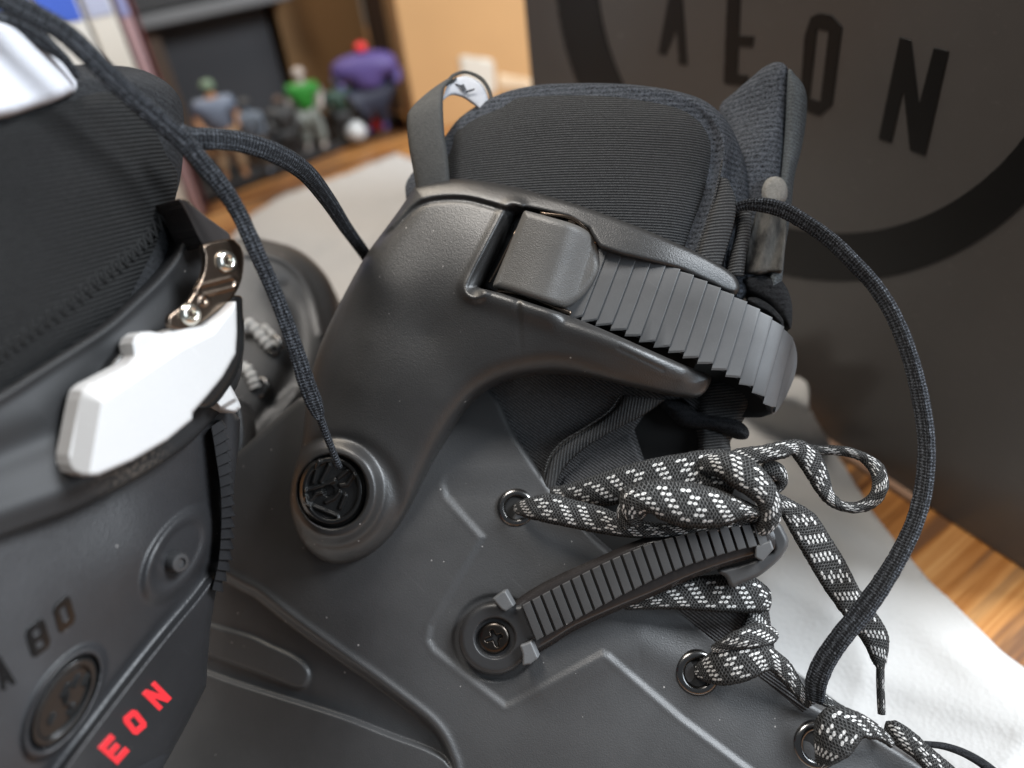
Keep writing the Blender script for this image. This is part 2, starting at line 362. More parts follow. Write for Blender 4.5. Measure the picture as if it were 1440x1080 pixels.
def wood_mat():
    m = MT('orange strip wood', (.4, .2, .07), .32); tc = m.n('ShaderNodeTexCoord'); mp = m.n('ShaderNodeMapping'); m.l(tc.outputs['Object'], mp.inputs[0]); mp.inputs['Rotation'].default_value = (0, 0, -.55); v = mp.outputs[0]
    mp2 = m.n('ShaderNodeMapping'); m.l(v, mp2.inputs[0]); mp2.inputs['Scale'].default_value = (1.6, 60, 1); n1 = m.noise(mp2.outputs[0], 1.3, 6, .68)
    mp3 = m.n('ShaderNodeMapping'); m.l(v, mp3.inputs[0]); mp3.inputs['Scale'].default_value = (2.5, 34, 1); n2 = m.noise(mp3.outputs[0], 2.2, 3, .5)
    c = m.ramp(n1, [(.36, (.07, .025, .010)), (.45, (.30, .12, .03)), (.54, (.42, .20, .065)), (.66, (.53, .29, .11))])
    m.color(m.mix(m.ramp(n2, [(.48, 0.), (.58, .85)]), c, (.11, .055, .03))); m.bump(n1, .0004); return m.m
WOOD = wood_mat()
def cloth_mat():
    m = MT('white nonwoven cloth', (.7, .69, .67), .9, spec=.2); v = m.co(scale=1.); vo = m.n('ShaderNodeTexVoronoi'); vo.inputs['Scale'].default_value = 480; m.l(v, vo.inputs['Vector'])
    n = m.noise(v, 60, 5, .7); m.color(m.mix(n, (.395, .388, .378), (.445, .437, .425))); m.bump(vo.outputs['Distance'], .0004, .5); m.bump(n, .0004, .5)
    m.b.inputs['Subsurface Weight'].default_value = 0; return m.m
CLOTH = cloth_mat()
def card_mat(name, col, rough=.6, var=.12, scale=18):
    m = MT(name, col, rough); v = m.co(); n = m.noise(v, scale, 6, .6); m.color(m.mix(n, tuple(c * (1 - var) for c in col), tuple(c * (1 + var) for c in col)))
    m.bump(m.noise(v, 300, 2), .0002, .4); return m.m
def boxprint():
    m = MT('dark printed card', (.035, .033, .031), .40); v = m.co(); n = m.noise(v, 9, 6, .65)
    mp = m.n('ShaderNodeMapping'); m.l(m.co(rot=.6), mp.inputs[0]); mp.inputs['Scale'].default_value = (4, 60, 60); sc = m.ramp(m.noise(mp.outputs[0], 6, 5, .7), [(.6, 0.), (.8, 1.)])
    base = m.mix(n, (.056, .050, .046), (.088, .079, .072)); base = m.mix(m.ma('MULTIPLY', sc, .6), base, (.13, .118, .105)); m.color(m.dust(base, .012, 130.))
    m.rough(m.ma('ADD', .22, m.ma('MULTIPLY', n, .16))); m.bump(m.noise(v, 40, 3), .0004, .35); return m.m
BOXM = boxprint()
INK = MT('gloss ink', (.009, .0085, .008), .32, spec=.25).m
def flat(name, col, rough=.6, metal=0.): return MT(name, col, rough, metal).m
# ================================================================== SETTING
def tabp(x, y): return TAB.W(A2([x]), A2([y]))[0]
tb = boxm('table', [(-1.6, -.5), (1.5, -.5), (1.5, 1.75), (-1.6, 1.75)], .03, WOOD, z0=-.03)
tag(tb, 'orange brown strip wood table top under the white cloth and boxes', 'table')
fl = mk('floor', [(-5, -3, -.75), (5, -3, -.75), (5, 5, -.75), (-5, 5, -.75)], [(0, 1, 2, 3)], flat('floor paint', (.12, .08, .05)), smooth=False); tag(fl, kind='structure')
wl = mk('wall', [(-5, 3.0, -.75), (5, 3.0, -.75), (5, 3.0, 2.6), (-5, 3.0, 2.6)], [(0, 1, 2, 3)], flat('wall paint', (.30, .25, .20)), smooth=False); tag(wl, kind='structure')
# white cloth spread under the skates
clo = [(330, 330), (352, 303), (400, 273), (480, 247), (530, 226), (556, 216), (580, 224), (640, 300), (760, 500), (1000, 520), (1113, 530), (1122, 529), (1136, 538), (1138, 552), (1137, 572), (1167, 622), (1227, 720), (1262, 764), (1307, 817), (1363, 870), (1408, 915), (1440, 939), (1560, 1040), (1600, 1900), (-300, 1900), (-100, 900), (200, 500)]
def hcl(X, Y, Sd):
    P = TAB.W(X, Y)
    w = .0035 * np.sin(P[:, 0] * 31 + 3 * np.sin(P[:, 1] * 17)) + .003 * np.sin(P[:, 1] * 43 + P[:, 0] * 27) + .0012 * np.sin(P[:, 0] * 120 + P[:, 1] * 60 + 4 * np.sin(P[:, 1] * 40))
    lift = .045 * sm(-dseg(X, Y, [(1060, 520), (1150, 560)]), -75, -8)
    cr = np.abs(np.sin(P[:, 0] * 37 + 2.2 * np.sin(P[:, 1] * 23)))
    return .0025 + .8 * w * sm(-Sd, 0, 90) + .004 * sm(-Sd, 0, 60) + .0016 * (1 - cr) ** 3 * sm(-Sd, 0, 30) + lift
cl = relief('white_cloth', TAB, poly(clo), (-300, 200, 1600, 1900), 8, hcl, CLOTH, skirt=.001)
tag(cl, 'rumpled white nonwoven cloth lying on the wood table under both skates', 'cloth')
# dashed weld seam along the cloth's right edge
# ------------------------------------------------------------------ dark skate box with lettering
Abx, Bbx = tabp(1187, 637)[:2], tabp(1440, 803)[:2]; u = (Bbx - Abx) / np.linalg.norm(Bbx - Abx)
r = TAB.W(A2([741]), A2([60]))[0][:2]; r = r / np.linalg.norm(r)
t = np.linalg.solve(np.array([r, -u]).T, Abx)[1]; Lc = Abx + u * t; Rc = Bbx + u * .025
nb = A2([u[1], -u[0]]); nb = nb if nb @ (-Abx) > 0 else -nb
FX = Frame((*Abx, 0), (*nb, 0)); 
sb = thing('shoe_box', Matrix.Translation((*((Lc + Rc) / 2 - nb * .08), 0)) , 'large dark grey printed box with big capital letters standing behind the skates', 'box')
boxm('carton', [Lc, Rc, Rc - nb * .2, Lc - nb * .2], .46, BOXM, sb, z0=.0005, bev=.0015)
# exposed tan board lip along the bottom
e1, e2 = Abx - u * .02 + nb * .005, Bbx - u * .055 + nb * .005
boxm('board_lip', [e1, e2, e2 - nb * .0046, e1 - nb * .0046], .003, card_mat('tan board', (.28, .17, .11)), sb, z0=.0006, bev=0)
def on_box(name, sd, bbox, label=None, step=1.5, mat=INK, h=.0004): return relief(name, FX, sd, bbox, step, lambda X, Y, Sd: h, mat, sb, skirt=.0003, label=label)
def strokes(polys, holes=()):
    def f(X, Y):
        d = np.min([sdf(X, Y, p) for p in polys], 0)
        for q in holes: d = np.maximum(d, -sdf(X, Y, q))
        return d
    return f
lt = []
on_box('letter', strokes([[(1265, 52), (1281, 57), (1292, 147), (1313, 67), (1334, 72), (1301, 219), (1279, 211), (1270, 127), (1253, 201), (1235, 195)]]), (1230, 45, 1340, 225), 'black letter N on the box')
on_box('letter', strokes([[(1140, 24), (1152, 18), (1169, 21), (1184, 38), (1170, 148), (1152, 163), (1136, 158), (1124, 142), (1131, 50)]], [[(1149, 40), (1165, 44), (1153, 143), (1138, 138)]]), (1120, 12, 1190, 168), 'black letter O on the box')
on_box('letter', strokes([[(1023, -25), (1042, -25), (1036, 119), (1017, 116)], [(1023, -25), (1078, -20), (1077, -6), (1022, -9)], [(1030, 49), (1060, 51), (1058, 66), (1030, 64)], [(1020, 103), (1052, 106), (1051, 121), (1018, 118)]]), (1012, -30, 1084, 126), 'letter E on the box, catching the light')
on_box('letter', strokes([[(944, -26), (958, -26), (966, 92), (954, 90), (951, 40), (936, 78), (925, 75)]]), (920, -30, 970, 96), 'letter A on the box, catching the light')
ring = lambda X, Y: np.abs(np.hypot((X - 1180) / 372, (Y + 62) / 424) - 1) * 380 - 30
on_box('logo_ring', lambda X, Y: ring(X, Y), (780, -40, 1580, 400), 'wide glossy black ring printed around the lettering', 3)
# ------------------------------------------------------------------ things far down the table
def tbox(name, pa, pb, depth, height, mat, label, cat, parts=None, z0=.0, grp=None):
    a, b = tabp(*pa)[:2], tabp(*pb)[:2]; uu = (b - a) / np.linalg.norm(b - a); nn = A2([uu[1], -uu[0]]); nn = nn if nn @ (-a) > 0 else -nn
    th = thing(name, Matrix.Translation((*((a + b) / 2 - nn * depth / 2), z0)), label, cat, grp)
    return th, a, b, uu, nn
kraft = card_mat('kraft card', (.50, .29, .125), .7, .12, 8)
th, a, b, uu, nn = tbox('cardboard_box', (588, 188), (772, 150), .3, .5, kraft, 'plain brown cardboard carton with pale shipping label beside the dark box', 'box')
boxm('carton', [a, b, b - nn * .3, a - nn * .3], .62, kraft, th)
FK = Frame((*a, 0), (*nn, 0))
relief('shipping_label', FK, poly([(646, 78), (694, 84), (697, 132), (650, 128)]), (640, 70, 704, 138), 6, lambda X, Y, Sd: .001, flat('label paper', (.62, .58, .50)), th, skirt=.0008)
relief('tape_strip', FK, poly([(700, 104), (748, 112), (748, 128), (702, 126)]), (690, 98, 760, 134), 6, lambda X, Y, Sd: .001, flat('pale tape', (.66, .50, .33)), th, skirt=.0008)
th, a, b, uu, nn = tbox('cardboard_box', (470, 205), (584, 172), .3, .5, kraft, 'darker brown cardboard carton behind the purple figure', 'box')
k2 = card_mat('dark kraft card', (.27, .15, .06), .7, .15, 6)
boxm('carton', [a - nn * .12, b - nn * .12, b - nn * .4, a - nn * .4], .62, k2, th)
boxm('corner_post', [b - nn * .06 - uu * .006, b - nn * .06 + uu * .014, b - nn * .1 + uu * .014, b - nn * .1 - uu * .006], .62, flat('dark tape', (.05, .03, .02)), th)
def hgt_for(P, y):
    z = .05
    while z < 1.2:
        q = M.T @ (A2([P[0], P[1], z]) - CAM)
        if 540 + F * q[1] / q[2] <= y: break
        z += .003
    return z
th, a, b, uu, nn = tbox('cabinet', (292, 262), (462, 212), .35, .5, None, 'dark charcoal cabinet with a grey top ledge behind the toy figures', 'cabinet')
ch = hgt_for(a - nn * .13, 42)
boxm('body', [a - nn * .13, b - nn * .13, b - nn * .5, a - nn * .5], ch, flat('charcoal paint', (.033, .033, .036), .5), th)
boxm('side_post', [a - nn * .11 - uu * .03, a - nn * .11 + uu * .02, a - nn * .16 + uu * .02, a - nn * .16 - uu * .03], ch, flat('brown post', (.07, .045, .03), .5), th, z0=.0)
boxm('ledge', [a - nn * .09 - uu * .12, b - nn * .09 + uu * .03, b - nn * .5 + uu * .03, a - nn * .5 - uu * .12], .014, flat('grey ledge', (.12, .12, .12), .45), th, z0=ch + .002)
boxm('upper_shelf', [a - nn * .10 - uu * .12, b - nn * .10 + uu * .03, b - nn * .5 + uu * .03, a - nn * .5 - uu * .12], .05, flat('dark shelf', (.03, .03, .03), .5), th, z0=ch + .018)
th, a, b, uu, nn = tbox('display_stand', (262, 300), (572, 174), .2, .02, None, 'low black display stand the toy figures are standing on', 'display stand')
boxm('stand_top', [a, b, b - nn * .12, a - nn * .12], .012, flat('stand black', (.012, .012, .013), .5), th)
# books at the top left
def proj(P):
    q = M.T @ (A2(P) - CAM); return 720 + F * q[0] / q[2], 540 + F * q[1] / q[2]
bks = [('white book with a blue top at the far left edge', (.72, .72, .75), (.08, .16, .60)), ('pale grey book with a blue head band', (.60, .60, .64), (.10, .20, .62)), ('cream white book in the middle of the row', (.78, .76, .70), (.06, .13, .55)), ('ivory book beside the pink one', (.74, .70, .62), (.45, .48, .62)), ('pink book with a dark red lower edge', (.42, .27, .28), (.25, .28, .50)), ('thin dark red book nearest the dark cabinet', (.16, .05, .05), (.2, .05, .08))]
q0, q1 = tabp(120, 352)[:2], tabp(300, 300)[:2]; bdir = (q1 - q0) / np.linalg.norm(q1 - q0); bn = A2([bdir[1], -bdir[0]]); bn = bn if bn @ (-q0) > 0 else -bn
ws = [-.35, .0, .36, .66, .86, .96, 1.0]; LQ = np.linalg.norm(q1 - q0)
for i, (lb, c1, c2) in enumerate(bks):
    p, q = q0 + bdir * LQ * ws[i], q0 + bdir * (LQ * ws[i + 1] - .003)
    hz = .1
    while proj((*q, hz))[1] > 22 + 4 * (i % 3): hz += .004
    bk = thing('book', Matrix.Translation((*((p + q) / 2 - bn * .07), 0)), lb, 'book', 'books in a row at the far left')
    boxm('cover', [p, q, q - bn * .14, p - bn * .14], hz + .09, flat('book cover %d' % i, c1, .5), bk)
    boxm('spine_band', [p + bn * .001 + bdir * .001, q + bn * .001 - bdir * .001, q - bn * .01 - bdir * .001, p - bn * .01 + bdir * .001], .088, flat('spine band %d' % i, c2, .5), bk, z0=hz)
# toy figures: one skinned body each, standing on the stand
def skinbody(name, base, sc, joints, bones, mat, parent, sub=1, yaw=0.):
    c, s_ = math.cos(yaw), math.sin(yaw)
    V = [(base[0] + sc * (x * c - y * s_), base[1] + sc * (x * s_ + y * c), base[2] + sc * z) for x, y, z, r in joints]
    Mi = inv_of(parent); V = [tuple(Mi @ Vector(v)) for v in V]
    me = bpy.data.meshes.new(name); me.from_pydata(V, bones, []); me.materials.append(mat); o = bpy.data.objects.new(name, me); link(o, parent)
    md = o.modifiers.new('skin', 'SKIN'); md.use_smooth_shade = True
    for i, j in enumerate(joints): me.skin_vertices[0].data[i].radius = (j[3] * sc, j[3] * sc); me.skin_vertices[0].data[i].use_root = (i == 0)
    o.modifiers.new('sub', 'SUBSURF').levels = sub; o.modifiers['sub'].render_levels = sub; return o
def ball(name, c, r, mat, parent, sz=1.):
    n, m = 9, 14; P = np.array([[(c[0] + r * math.sin(math.pi * i / n) * math.cos(2 * math.pi * j / m), c[1] + r * math.sin(math.pi * i / n) * math.sin(2 * math.pi * j / m), c[2] + r * sz * math.cos(math.pi * i / n)) for j in range(m)] for i in range(n + 1)])
    P[0] += 1e-6; return grid_mesh(name, P, mat, parent, None, True)
HUM_J = [(0, 0, .52, .085), (0, 0, .66, .09), (0, 0, .80, .10), (0, 0, .86, .04), (0, -.01, .93, .06), (.06, 0, .47, .06), (.09, 0, .27, .05), (.10, .01, .04, .035), (.10, -.07, .02, .03), (-.06, 0, .47, .06), (-.10, 0, .27, .05), (-.12, .01, .04, .035), (-.12, -.07, .02, .03),
         (.14, 0, .80, .05), (.20, -.01, .64, .04), (.17, -.08, .53, .035), (-.14, 0, .80, .05), (-.21, -.02, .65, .04), (-.16, -.10, .56, .035)]
HUM_B = [(0, 1), (1, 2), (2, 3), (3, 4), (0, 5), (5, 6), (6, 7), (7, 8), (0, 9), (9, 10), (10, 11), (11, 12), (2, 13), (13, 14), (14, 15), (2, 16), (16, 17), (17, 18)]
def figure(px, hpx, bulk, mats, label, yaw=0., hat=None):
    bulk *= 1.0
    P = tabp(*px); P[2] = .012; d = np.linalg.norm(P - CAM); sc = hpx * d / F * .76
    th = thing('toy_figure', Matrix.Translation(P), label, 'toy figure', 'toy figures on the display stand')
    J = [(x * (bulk if i in (13, 14, 15, 16, 17, 18) else 1), y, z, r * (bulk if i < 3 or i > 12 else 1.1)) for i, (x, y, z, r) in enumerate(HUM_J)]
    skinbody('body', P, sc, J, HUM_B, mats[0], th, 2, yaw)
    tr = [(0, 0, .50, .12 * bulk), (.06, 0, .46, .10), (.09, 0, .27, .085), (.10, 0, .08, .07), (-.06, 0, .46, .10), (-.10, 0, .27, .085), (-.12, 0, .08, .07)]
    skinbody('trousers', P, sc, tr, [(0, 1), (1, 2), (2, 3), (0, 4), (4, 5), (5, 6)], mats[1], th, 2, yaw)
    skinbody('shirt', P, sc, [(0, 0, .50, .125 * bulk), (0, 0, .66, .135 * bulk), (0, 0, .80, .15 * bulk), (.14 * bulk, 0, .80, .085 * bulk), (.185 * bulk, 0, .68, .075 * bulk), (-.14 * bulk, 0, .80, .085 * bulk), (-.195 * bulk, 0, .68, .075 * bulk)], [(0, 1), (1, 2), (2, 3), (3, 4), (2, 5), (5, 6)], mats[2], th, 2, yaw)
    if hat is not None:
        c = P + A2([0, .0, .985 * sc]); ball('cap', c, .078 * sc, hat, th, .8)
    return th, P, sc
skin = flat('toy skin', (.55, .28, .14), .5)
figure((338, 262), 152, 1.05, (skin, flat('sand trousers', (.40, .27, .16)), flat('grey blue shirt', (.15, .18, .24))), 'toy figure with a green cap, grey top and sand coloured trousers', .3, flat('green cap', (.14, .20, .13)))
figure((377, 255), 118, 1.0, (flat('steel blue', (.12, .15, .19)), flat('dark trousers', (.10, .08, .06)), flat('blue grey', (.14, .17, .21))), 'small grey blue toy figure beside the green capped one', -.3, flat('dark cap', (.05, .05, .05)))
figure((450, 222), 128, 1.0, (flat('pale toy', (.45, .40, .36)), flat('grey trousers', (.20, .22, .20)), flat('bright green', (.015, .19, .015))), 'toy figure in a bright green top in front of the cabinet', .1, flat('pale cap', (.42, .36, .32)))
figure((534, 196), 138, 1.85, (flat('purple', (.07, .045, .17)), flat('dark suit', (.012, .014, .03)), flat('purple jacket', (.07, .045, .17))), 'broad toy figure in purple with a red head', .2, flat('red cap', (.65, .03, .03)))
def knick(px, r, col, label, lift=0.02):
    P = tabp(*px); P = P + A2([0, 0, lift]); d = np.linalg.norm(P - CAM); R = r * d / F
    th = thing('toy_ball', Matrix.Translation(P - A2([0, 0, R])), label, 'toy', 'small round toys on the display stand')
    ball('shell', P, R, flat('toy ' + label[:8], col, .35), th); ball('base_ring', P - A2([0, 0, R * .85]), R * .5, flat('ringbase', (.02, .02, .02)), th, .3)
knick((505, 205), 14, (.55, .56, .56), 'pale grey ball at the foot of the purple figure')
knick((532, 190), 13, (.60, .03, .05), 'red ball at the right end of the display stand')
knick((512, 172), 13, (.04, .22, .50), 'blue ball behind the red and grey balls', .04)
knick((448, 190), 20, (.50, .42, .44), 'pinkish white lump shaped toy beside the green figure', .05)
knick((262, 293), 22, (.70, .70, .70), 'white ball half hidden behind the left skate')
figure((492, 208), 95, 1.2, (flat('near black toy', (.02, .03, .025)), flat('black toy legs', (.015, .015, .015)), flat('bottle green toy', (.02, .05, .035))), 'short near black toy figure between the green and the purple figures', .5, flat('dark hood', (.02, .02, .02)))
figure((417, 236), 100, 1.2, (flat('grey toy', (.10, .10, .10)), flat('charcoal toy legs', (.02, .02, .02)), flat('charcoal toy', (.03, .03, .03))), 'charcoal toy figure left of the green one', .5, flat('brown hat', (.10, .06, .04)))
# ================================================================== RIGHT SKATE
RS = thing('inline_skate', FA.mat((0.0, -.17, -.04)), 'right inline skate seen from the side, grey buckle on its cuff, speckled laces tied', 'skate', 'pair of inline skates')
# ---- boot shell
shell_edge = [(680, 541), (688, 548), (702, 564), (711, 584), (721, 605), (743, 640), (763, 669), (783, 697), (818, 738), (856, 773), (905, 815), (960, 860), (1017, 902), (1077, 947), (1140, 987), (1200, 1019), (1250, 1046), (1310, 1085), (1400, 1150)]
sh_out = np.vstack([spl(shell_edge, 5), [(1400, 1260), (200, 1260), (215, 1000), (240, 860), (300, 780), (330, 640), (420, 560), (560, 520)]])
H_sh = tps([(470, 690, -4), (345, 850, -13), (300, 1000, -18), (240, 900, -30), (600, 800, 1), (697, 897, 1), (850, 850, -1), (985, 945, -4), (1140, 1040, -6), (783, 698, -8), (700, 560, -12), (630, 1060, 3), (480, 1000, 1), (1250, 1050, -14), (900, 780, -9), (960, 1080, 3), (400, 900, -6), (1300, 1250, -4), (700, 1250, 4), (300, 1250, -12)])
panel = [(720, 560), (662, 640), (640, 654), (628, 668), (624, 680), (629, 698), (650, 722), (680, 755), (607, 880), (604, 900), (612, 913), (711, 991), (722, 986), (847, 917), (856, 921), (960, 1010), (1050, 1078), (1200, 1190), (1500, 1300), (1500, 900), (900, 560)]
ridge = spl([(300, 800), (340, 822), (360, 832), (378, 846), (417, 877), (480, 922), (523, 952), (563, 982), (600, 1011), (620, 1034), (633, 1062), (640, 1090), (650, 1200)], 5)
below = np.vstack([ridge, [(640, 1270), (100, 1270), (100, 800)]])
lower = np.vstack([spl([(240, 925), (290, 945), (353, 967), (480, 1007), (547, 1033), (613, 1059), (640, 1090), (680, 1200)], 4), [(680, 1270), (100, 1270), (100, 925)]])
tab_ = spl([(200, 858), (333, 889), (380, 908), (417, 926), (434, 944), (431, 962), (415, 966), (360, 944), (290, 921), (200, 900)], 5, True)
def h_shell(X, Y, Sd):
    h = H_sh(X, Y) + rnd(Sd, 9, .0022)
    sp = sdf(X, Y, panel); fd = sm(Y, 655, 700); h -= .0010 * sm(-sp, -6, 6) * fd; h += .0001 * np.exp(-((sp - 7) / 4) ** 2) * fd
    sb_ = sdf(X, Y, below); h += .0010 * np.exp(-((sb_ - 5) / 6.) ** 2) - .0040 * sm(-sb_, -2, 8)
    sl = sdf(X, Y, lower); h += .0040 * sm(-sl, -4, 4)
    st_ = sdf(X, Y, tab_); h += .0018 * sm(-st_, -4, 4)
    # moulded hollow around the strap mount and its channel
    dm = np.hypot(X - 697, Y - 897); h -= .0011 * sm(-dm, -64, -56)
    # scalloped swell between mount and eyelet
    h += .0012 * np.exp(-(dseg(X, Y, [(760, 960), (900, 905), (960, 930)]) / 26) ** 2)
    return h
relief('boot_shell', FA, poly(sh_out), (200, 510, 1410, 1260), 1.9, h_shell, SHELL, RS, skirt=.004, back=False)
relief('tongue_dark_backing', FA, poly([(720, 560), (900, 520), (1000, 500), (1030, 560), (1026, 640), (1060, 700), (1078, 760), (1064, 810), (1062, 900), (1130, 985), (1100, 1010), (960, 930), (800, 760)]), (710, 490, 1140, 1020), 5, lambda X, Y, Sd: -.024 + rnd(Sd, 20, .006), DARK, RS, skirt=.03)  # near-black backing, its colour supplies the darkness in gaps behind the knot
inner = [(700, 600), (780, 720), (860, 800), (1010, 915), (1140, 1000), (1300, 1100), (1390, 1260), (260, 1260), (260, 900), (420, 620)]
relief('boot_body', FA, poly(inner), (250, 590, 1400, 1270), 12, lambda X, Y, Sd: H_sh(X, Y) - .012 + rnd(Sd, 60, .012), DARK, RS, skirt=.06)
# ---- lower liner seen between cuff and shell
ll = [(640, 500), (900, 520), (1010, 540), (1015, 600), (1000, 640), (960, 650), (900, 660), (790, 720), (740, 690), (660, 590)]
H_ll = tps([(700, 560, -14), (760, 600, -13), (820, 600, -12), (880, 560, -9), (780, 660, -14), (900, 640, -17), (1000, 600, -20), (850, 700, -16), (640, 500, -16)])
void_ = poly([(890, 604), (905, 580), (930, 562), (960, 560), (975, 580), (985, 640), (930, 655), (906, 646)])
def h_ll(X, Y, Sd): return H_ll(X, Y) - .012 * sm(-void_(X, Y), -2, 6) - .0015 * sm(-sdf(X, Y, spl([(560, 470), (885, 556), (842, 598), (800, 620), (775, 650), (762, 672), (600, 700)], 3, True)), -2, 4) * 0
relief('liner_ankle', FA, poly(ll), (630, 490, 1020, 725), 2, h_ll, LINA2, RS, skirt=.02)
ribbon('liner_binding', FA, [(876, 556, 936, 562, -6, -8), (866, 572, 905, 584, -6, -8), (840, 593, 862, 606, -7, -9), (800, 615, 820, 632, -8, -10), (778, 634, 796, 655, -9, -11), (768, 650, 784, 676, -10, -12), (762, 668, 778, 700, -11, -13)], GROS2, RS, .0016, bulge=.002)
tube('stitch_line', FA, [(872, 556, 2.4, -4.6), (856, 578, 2.4, -4.6), (822, 602, 2.4, -5), (790, 622, 2.4, -6), (772, 644, 2.4, -7), (765, 668, 2.4, -8)], GROS, RS, 1., 8, 6)
relief('liner_gusset', FA, poly([(884, 606), (903, 648), (900, 690), (780, 710), (792, 672), (830, 636)]), (775, 600, 910, 715), 3, lambda X, Y, Sd: -.0135 + rnd(Sd, 6, .001), LINA2, RS, skirt=.003)
# near-black sheet painted in as the shade of the gap inside the boot
relief('tongue_gap_shade', FA, poly([(880, 560), (1000, 540), (1020, 640), (900, 670), (885, 610)]), (870, 530, 1030, 680), 8, lambda X, Y, Sd: -.019, DARK, RS, skirt=.01)
relief('tongue_lower', FA, cpoly([(985, 555), (1010, 532), (1055, 560), (1040, 600), (1010, 640), (990, 640), (978, 600)], 5), (970, 520, 1065, 650), 2, lambda X, Y, Sd: -.014 + rnd(Sd, 16, .006), GROS, RS, skirt=.01)
relief('tongue_pad', FA, cpoly([(925, 562), (960, 566), (985, 580), (1030, 588), (1050, 600), (1053, 614), (1040, 618), (1000, 606), (960, 600), (940, 582)], 5), (915, 555, 1062, 625), 1.6, lambda X, Y, Sd: -.010 + rnd(Sd, 14, .006), KNITB, RS, skirt=.008)
relief('tongue_pad', FA, cpoly([(985, 600), (1000, 602), (1022, 612), (1025, 640), (985, 640)], 5), (980, 595, 1030, 645), 2, lambda X, Y, Sd: -.013 + rnd(Sd, 12, .004), GROS, RS, skirt=.008)
# ---- liner shaft
lo = np.vstack([spl([(575, 300), (570, 262), (584, 238), (606, 215), (627, 190), (642, 170), (662, 154), (690, 138), (722, 126), (760, 119), (800, 117), (850, 117), (900, 120), (950, 128), (985, 139), (1010, 156), (1030, 182), (1043, 215), (1052, 250), (1053, 290), (1046, 310), (1030, 330), (1020, 380), (1040, 420)], 5), [(1040, 470), (620, 470)]])
H_li = tps([(850, 220, 4), (850, 125, 0), (690, 160, -4), (630, 220, -6), (600, 300, -6), (700, 260, 0), (950, 300, 2), (1000, 200, -2), (1040, 250, -6), (1030, 380, -4), (800, 400, 0)])
pan = np.vstack([spl([(590, 330), (600, 262), (629, 195), (645, 173), (668, 156), (700, 141), (727, 129), (770, 124), (820, 123), (870, 125), (925, 133), (965, 144), (992, 163), (1006, 184), (1012, 210), (1008, 245), (998, 285), (985, 320), (974, 352)], 5), [(960, 460), (620, 460)]])
def h_li(X, Y, Sd):
    return H_li(X, Y) + rnd(Sd, 22, .008) - .0032 + .0034 * np.exp(-((sdf(X, Y, pan) - 8) / 8) ** 2)
relief('liner_collar', FA, poly(lo), (560, 105, 1070, 475), 2.2, h_li, KNIT, RS, skirt=.07)
relief('liner_shaft', FA, poly(pan), (585, 115, 1020, 465), 2., lambda X, Y, Sd: H_li(X, Y) + rnd(np.maximum(Sd, sdf(X, Y, lo)), 60, .008) + rnd(Sd, 6, .002), LINA, RS, skirt=.004)
# opening rim to the far side of the liner
# grosgrain seam band and inner padding beside it
ribbon('seam_binding', FA, [(1010, 250, 1024, 262, -1, -4), (1006, 275, 1036, 285, 0, -4), (998, 300, 1033, 312, 1, -4), (990, 325, 1026, 338, 1, -4), (982, 350, 1018, 364, 1, -4), (978, 372, 1012, 385, 1, -4)], GROS, RS, .0016, bulge=.0015)
tube('stitch_line', FA, [(1016, 225, 2.5, -.5), (1010, 256, 2.5, 0), (1001, 290, 2.5, .6), (990, 322, 2.5, .8), (979, 354, 2.5, .8)], GROS, RS, 1., 8, 6)
# ---- tongue
tg = spl([(1012, 152), (1035, 128), (1058, 108), (1075, 94), (1092, 87), (1104, 91), (1108, 103), (1106, 150), (1102, 200), (1098, 250), (1086, 300), (1080, 360), (1060, 400), (1030, 420), (1015, 330), (1040, 250), (1030, 190)], 5, True)
H_tg = tps([(1020, 160, -34), (1060, 130, -26), (1095, 100, -20), (1080, 200, -18), (1050, 250, -16), (1090, 300, -16), (1050, 400, -10), (1110, 200, -22)])
relief('tongue', FA, lambda X, Y: sdf(X, Y, tg), (1000, 80, 1115, 430), 1.8, lambda X, Y, Sd: H_tg(X, Y) + rnd(Sd, 14, .004), KNIT, RS, skirt=.03)
tf = spl([(1107, 101), (1120, 107), (1131, 122), (1135, 142), (1133, 175), (1127, 210), (1117, 250), (1112, 300), (1104, 350), (1098, 400), (1080, 400), (1088, 300), (1098, 240), (1103, 180)], 5, True)
relief('tongue_face', FA, lambda X, Y: sdf(X, Y, tf), (1070, 95, 1142, 410), 1.8, lambda X, Y, Sd: H_tg(X, Y) + .001 + rnd(Sd, 14, .006), KNIT2, RS, skirt=.02)
glue = MT('pale worn felt', (.30, .29, .26), .95); glue.bump(glue.noise(glue.co(), 1200, 4, .8), .0009); gv = glue.noise(glue.co(), 900, 4, .8); glue.color(glue.mix(gv, (.10, .10, .095), (.52, .50, .46)))
relief('lace_anchor', FA, cpoly([(1074, 258), (1084, 249), (1098, 250), (1107, 262), (1106, 280), (1094, 288), (1076, 284), (1072, 272)], 4), (1066, 244, 1112, 292), 1.2, lambda X, Y, Sd: H_tg(X, Y) + .005 + rnd(Sd, 10, .003), glue.m, RS, skirt=.006)
gl2 = MT('worn tongue tab', (.1, .1, .1), .9); gn = gl2.noise(gl2.co(scale=(1., .35, 1.)), 150, 5, .7); gl2.color(gl2.mix(gl2.ramp(gn, [(.40, 0.), (.66, 1.)]), (.025, .024, .023), (.14, .133, .12))); gl2.bump(gl2.noise(gl2.co(), 1500, 4, .8), .0006)
relief('tongue_tab', FA, poly([(1066, 290), (1106, 294), (1106, 330), (1100, 382), (1046, 386), (1052, 340)]), (1040, 285, 1110, 390), 1.6, lambda X, Y, Sd: H_tg(X, Y) + .003 + .0015 * np.cos((X + .25 * Y) / 5.) + rnd(Sd, 6, .002), gl2.m, RS, skirt=.005)
